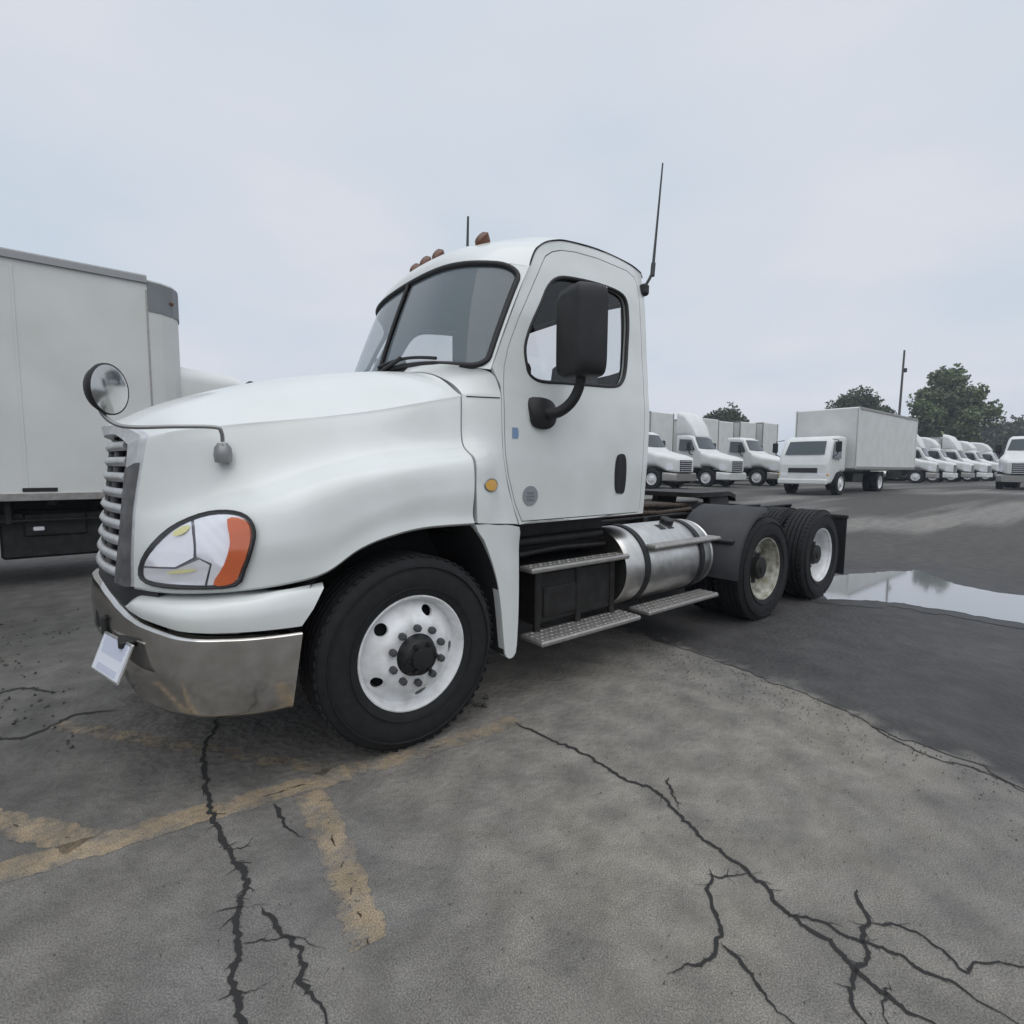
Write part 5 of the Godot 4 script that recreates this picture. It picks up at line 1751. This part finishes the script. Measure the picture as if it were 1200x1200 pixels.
func build_background():
	# ---- the big box truck beside the tractor: its front end is hidden behind the tractor's hood
	var b := thing("box_truck", "white box truck with tall smooth cargo box standing alongside the tractor's nose", "truck", V(1.35, 0, -5.72), PI)
	# local -x is the way it faces (world +x)
	var x0 := 1.63
	var g := G.new()
	var hw := 1.22
	var outline := PackedVector3Array()
	for q in [W(9.2, hw), W(x0 + 0.36, hw), W(x0 + 0.22, hw - 0.035), W(x0 + 0.09, hw - 0.13), W(x0 + 0.02, hw - 0.27), W(x0, hw - 0.42), W(x0, 0.0), W(x0, -hw + 0.42), W(x0 + 0.02, -hw + 0.27), W(x0 + 0.09, -hw + 0.13), W(x0 + 0.22, -hw + 0.035), W(x0 + 0.36, -hw), W(9.2, -hw)]: outline.append(V(q.x, 0, q.y))
	outline.append(outline[0])
	var rows: Array = []
	for y in [1.10, 2.0, 3.0, 3.74]:
		var r := PackedVector3Array()
		for p in outline: r.append(p + V(0, y, 0))
		rows.append(r)
	g.grid(rows, false)
	g.flat()
	for k in range(1, outline.size() - 2): g.tri(rows[3][0], rows[3][k], rows[3][k + 1])
	for k in range(1, outline.size() - 2): g.tri(rows[0][0], rows[0][k], rows[0][k + 1])
	var cb := part("cargo_box", g, M.box_panel, b)
	for s in [1.0, -1.0]:
		var r := G.new()
		r.box(V(7.2, 0.09, 0.03), V(x0 + 0.36 + 3.62, 1.085, s * (hw + 0.012)), 0.006)
		part("side_rail", r, M.step_alloy, cb)
		var top := G.new()
		top.sweep(PackedVector3Array([V(x0 + 0.36, 3.75, s * (hw - 0.005)), V(9.2, 3.75, s * (hw - 0.005))]), PackedVector2Array([W(-0.035, -0.055), W(0.035, -0.055), W(0.035, 0.02), W(0.0, 0.045), W(-0.035, 0.02)]), Vector3.UP, false)
		part("roof_rail", top, M.dull_metal, cb)
		var post := G.new()
		post.box(V(0.02, 2.5, 0.008), V(x0 + 0.37, 2.36, s * (hw + 0.003)), 0.002)
		part("corner_joint", post, M.step_alloy, cb)
		for k in 6:
			var d := G.new()
			d.box(V(0.30, 0.045, 0.008), V(x0 + 0.75 + k * 0.72, 1.165, s * (hw + 0.004)), 0.002)
			part("reflective_strip", d, M.red_reflector if k % 2 == 0 else M.gasket, cb)
		for k in 5:
			var d := G.new()
			d.box(V(0.022, 2.45, 0.006), V(x0 + 1.58 + k * 1.22, 2.40, s * (hw + 0.003)), 0.002)
			part("panel_joint", d, M.box_panel, cb)
		# grey rounded cap on the upper corner
		var c0 := PackedVector3Array()
		var c1 := PackedVector3Array()
		var c2 := PackedVector3Array()
		for k in 6:
			var q: Vector3 = outline[1 + k]
			var o := V(q.x - 0.006 * (k / 2.0), 0, (q.z + 0.008) * s)
			c0.append(o + V(0, 3.36, 0)); c1.append(o + V(0, 3.72, 0)); c2.append(V(lerpf(q.x, x0 + 0.45, 0.6), 3.80, lerpf(q.z, hw - 0.45, 0.5) * s))
		var cg := G.new()
		cg.grid([c0, c1, c2], false)
		part("corner_cap", cg, M.grey_cap, cb)
		var m := G.new()
		m.box(V(0.05, 0.04, 0.03), V(x0 + 0.10, 3.52, s * (hw - 0.10)), 0.01)
		part("marker_light", m, M.brown_lens, cb)
	var rf := G.new()
	rf.box(V(7.1, 0.03, 2.3), V(x0 + 3.95, 3.78, 0), 0.01)
	part("box_roof", rf, M.grey_cap, cb)
	part("cab", body([[-1.0, .9, 1.5, .8, .15], [-.6, .9, 1.8, 1.0, .2], [.1, 1.0, 1.98, 1.05, .2], [.35, 1.0, 2.15, 1.0, .2], [.75, 1.0, 2.62, .94, .18], [1.0, 1.0, 2.74, .92, .2], [1.66, 1.0, 2.80, .92, .2]]), M.white_body, b)
	var ws := G.new()
	ws.grid([PackedVector3Array([V(.32, 2.14, -.8), V(.30, 2.15, 0), V(.32, 2.14, .8)]), PackedVector3Array([V(.73, 2.62, -.74), V(.71, 2.63, 0), V(.73, 2.62, .74)])])
	part("windshield", ws, M.dark_glass, b)
	for s in [1.0, -1.0]:
		var m := G.new()
		m.box(V(0.12, 0.40, 0.22), V(.86, 2.42, s * 1.2), 0.04)
		m.tube(PackedVector3Array([V(.8, 1.75, s * 1.0), V(.86, 1.9, s * 1.18), V(.86, 2.25, s * 1.2)]), 0.025, 6)
		part("mirror", m, M.black_plastic, b)
		plain_wheel(b, V(-.1, .5, s * 1.0), s)
		plain_wheel(b, V(6.6, .5, s * 1.02), s, true)
		var k := G.new()
		k.box(V(1.7, .58, .45), V(4.6, .62, s * .84), 0.03)
		k.box(V(1.2, .56, .45), V(2.9, .62, s * .70), 0.03)
		k.box(V(.6, .3, .4), V(3.0, .74, s * .75), 0.03)
		k.tube(PackedVector3Array([V(2.0, .80, s * 1.02), V(5.4, .80, s * 1.02)]), 0.02, 6)
		for x in [2.3, 3.4, 4.6]: k.box(V(.06, .34, .3), V(x, .93, s * .9), 0.01)
		part("side_gear", k, M.chassis, b)
		for x in [2.15, 3.15]:
			var l := G.new()
			l.box(V(0.10, 0.05, 0.03), V(x, .70, s * 1.03), 0.01)
			part("side_lamp", l, M.reflector, b)
	var fr := G.new()
	fr.box(V(9.4, .3, .85), V(4.0, .85, 0), 0.02)
	for k in 9: fr.box(V(.08, .12, 2.3), V(2.2 + k * .82, 1.04, 0), 0.01)
	part("frame", fr, M.chassis, b)

	# ---- parked row to the rear: conventional trucks nose towards the lane
	var face := PI / 2   # local -x turned to world +z
	var p := V(26.3, 0, -12.2)
	p.y = gy(p.x, p.z)
	var first := thing("parked_truck", "white conventional truck with raised roof fairing, second from the tractor's cab", "truck", p, face, "conventional trucks in the parked row")
	fill_truck(first, "fairing")
	var plain_t := thing("parked_truck", "white conventional truck with flat roof between the fairing truck and the cabover", "truck", V(30.9, gy(30.9, -11.6), -11.6), face, "conventional trucks in the parked row")
	fill_truck(plain_t, "none")
	var sleeper := thing("parked_truck", "white high-roof sleeper truck, first one past the cabover box truck", "truck", V(49.0, gy(49, -10), -8.3), face + 0.12, "conventional trucks in the parked row")
	fill_truck(sleeper, "sleeper")
	for e in [[first, 53.0, -8.0, "second white high-roof truck beyond the cabover box truck"], [sleeper, 57.0, -7.6, "third white high-roof truck beyond the cabover, half hidden by its neighbour"], [first, 61.5, -7.2, "fourth white truck in the far row, under the big tree"], [sleeper, 66.5, -6.8, "fifth white truck in the far row, smaller with distance"], [sleeper, 72.0, -6.4, "last white truck of the far row before the gap"], [plain_t, 21.6, -12.4, "white truck half hidden behind the tractor's cab, dark frame showing"]]:
		var o: Node3D = e[0].duplicate()
		o.name = numbered("parked_truck", self)
		add_child(o, true)
		o.position = V(e[1], gy(e[1], e[2]), e[2])
		o.rotation.y = face + 0.08 * sin(e[1])
		if e[1] > 50 and e[0] == first: fill_box(o, 2.2, 8.5, 1.1, 4.1, 1.22, true)
		tag(o, e[3], "truck", "conventional trucks in the parked row")
	var n := thing("parked_truck", "white truck with wide chrome grille facing the camera at the picture's right edge", "truck", V(38.2, gy(38, -0.9), -0.95), 0.05, "conventional trucks in the parked row")
	fill_truck(n, "none")
	# white boxes standing behind the row
	for e in [[28.6, -17.6, 7.5, 4.75, "white box trailer showing between the tractor's cab and the fairing truck"], [33.4, -17.0, 7.5, 4.6, "white box trailer directly behind the roof fairing, next to it on the right"], [36.3, -17.4, 7.5, 4.6, "white box trailer behind the windshield of the flat-roof truck, dark tree above it"], [39.5, -17.2, 7.5, 4.7, "white box trailer behind the hood of the flat-roof truck"], [42.6, -16.9, 7.5, 4.8, "white box trailer beside the cabover's mirror, last before the cabover's box"]]:
		var o := thing("box_trailer", e[4], "trailer", V(e[0], gy(e[0], e[1]), e[1]), face, "box trailers behind the row")
		fill_box(o, 0.0, e[2], 1.1, e[3], 1.28, true)
		var f := G.new()
		f.box(V(e[2], .25, .8), V(e[2] / 2, .95, 0), 0.02)
		f.box(V(0.10, 1.0, .10), V(1.8, .6, .8), 0.02)
		f.box(V(0.10, 1.0, .10), V(1.8, .6, -.8), 0.02)
		part("frame", f, M.chassis, o)
		for s in [1.0, -1.0]: plain_wheel(o, V(e[2] - 1.2, .5, s * 1.0), s, true)
	# the cabover with its own box, nose to the left
	var c := thing("cabover_truck", "white cabover box truck with dark windshield parked broadside out in the lot", "truck", V(23.1, gy(23, -6.2), -5.85), 0.0)
	cabover(c)
	fill_box(c, 0.95, 9.4, 1.08, 3.72, 1.25, false)

	# ---- trees and pole
	tree("tree", "large pale green tree towering over the far row of trucks", V(92, 0.4, -15.8), 14.4, 10.6, 0.17, 1, 0.12)
	tree("tree", "dark rounded tree standing behind the cabover's box", V(84, 0.4, -24.4), 11.4, 10.8, 0.095, 2, 0.15)
	tree("tree", "dark tree top showing above the fairing truck's trailer", V(73, 0.4, -38.0), 9.6, 9.0, 0.09, 3, 0.15)
	tree("tree", "low dark tree at the picture's right edge beyond the grille truck", V(150, 0.4, -15.0), 9.5, 24.0, 0.075, 4, 0.05)
	tree("tree", "low dark tree beside the utility pole in the distance", V(120, 0.4, -36.0), 7.5, 20.0, 0.075, 5, 0.05)
	var pg := G.new()
	pg.tube(PackedVector3Array([V(0, -0.5, 0), V(0.05, 8, 0), V(0.3, 15.6, 0)]), 0.17, 10, 0.11)
	var pole := thing("utility_pole", "tall thin wooden utility pole rising left of the big tree", "pole", V(76.3, 0.4, -17.0))
	part("shaft", pg, M.pole_wood, pole)
	var ig := G.new()
	ig.box(V(0.3, 0.5, 0.3), V(0.45, 13.2, 0.2), 0.04)
	part("pole_box", ig, M.grey_plastic, pole)
# ------------------------------------------------------------------ the scene
func _ready():
	var cam := Camera3D.new()
	cam.name = "camera"
	cam.position = Vector3(-1.2342, 1.4644, 3.4996)
	cam.rotation_order = EULER_ORDER_YXZ
	cam.rotation = Vector3(-0.0873, -0.6761, 0.007)
	cam.fov = 89.51
	cam.near = 0.05
	cam.far = 3000.0
	add_child(cam)
	cam.current = true
	var we := WorldEnvironment.new()
	we.name = "environment"
	var env := Environment.new()
	env.background_mode = Environment.BG_SKY
	env.tonemap_mode = Environment.TONE_MAPPER_LINEAR
	env.tonemap_exposure = 1.0
	env.sdfgi_enabled = true
	env.ssao_enabled = true
	env.ssil_enabled = true
	env.fog_enabled = true
	env.fog_density = 0.0011
	env.fog_light_color = Color(0.80, 0.84, 0.89)
	env.sky = overcast()
	we.environment = env
	add_child(we)
	var sun := DirectionalLight3D.new()
	sun.name = "sun"
	sun.light_energy = 0.36
	sun.light_angular_distance = 70.0
	sun.light_color = Color(1.0, 0.985, 0.96)
	sun.shadow_enabled = true
	sun.rotation = Vector3(deg_to_rad(-63), deg_to_rad(-22), 0)
	add_child(sun)
	materials()
	build_ground()
	build_background()
	build_tractor()

func overcast() -> Sky:
	var n := FastNoiseLite.new()
	n.seed = 6; n.frequency = 0.9; n.fractal_octaves = 5; n.fractal_gain = 0.5
	var w := 1024
	var h := 512
	var im := Image.create(w, h, false, Image.FORMAT_RGBF)
	for j in h:
		var el := (0.5 - (j + 0.5) / h) * PI
		for i in w:
			var az := (i + 0.5) / w * TAU
			var d := Vector3(cos(el) * cos(az), sin(el), cos(el) * sin(az))
			var q := d / maxf(0.18, absf(d.y) + 0.12)
			var c := n.get_noise_3d(q.x * 0.8, d.y * 2.0, q.z * 0.8)
			var up := clampf(d.y, 0, 1)
			var v := SKY_V * (0.95 + 0.07 * c) * (1.0 + 0.06 * (1.0 - smoothstep(0.0, 0.35, up)) + 0.55 * smoothstep(0.6, 1.0, up))
			var warm := clampf(0.55 + 1.1 * c + 0.35 * (1.0 - smoothstep(0.0, 0.3, up)), 0, 1)
			im.set_pixel(i, j, Color(v * (0.865 + 0.085 * warm), v * (0.98 + 0.012 * warm), v * (1.115 - 0.03 * warm)))
	var pm := PanoramaSkyMaterial.new()
	pm.panorama = ImageTexture.create_from_image(im)
	var s := Sky.new()
	s.sky_material = pm
	return s

const SKY_V := 0.75
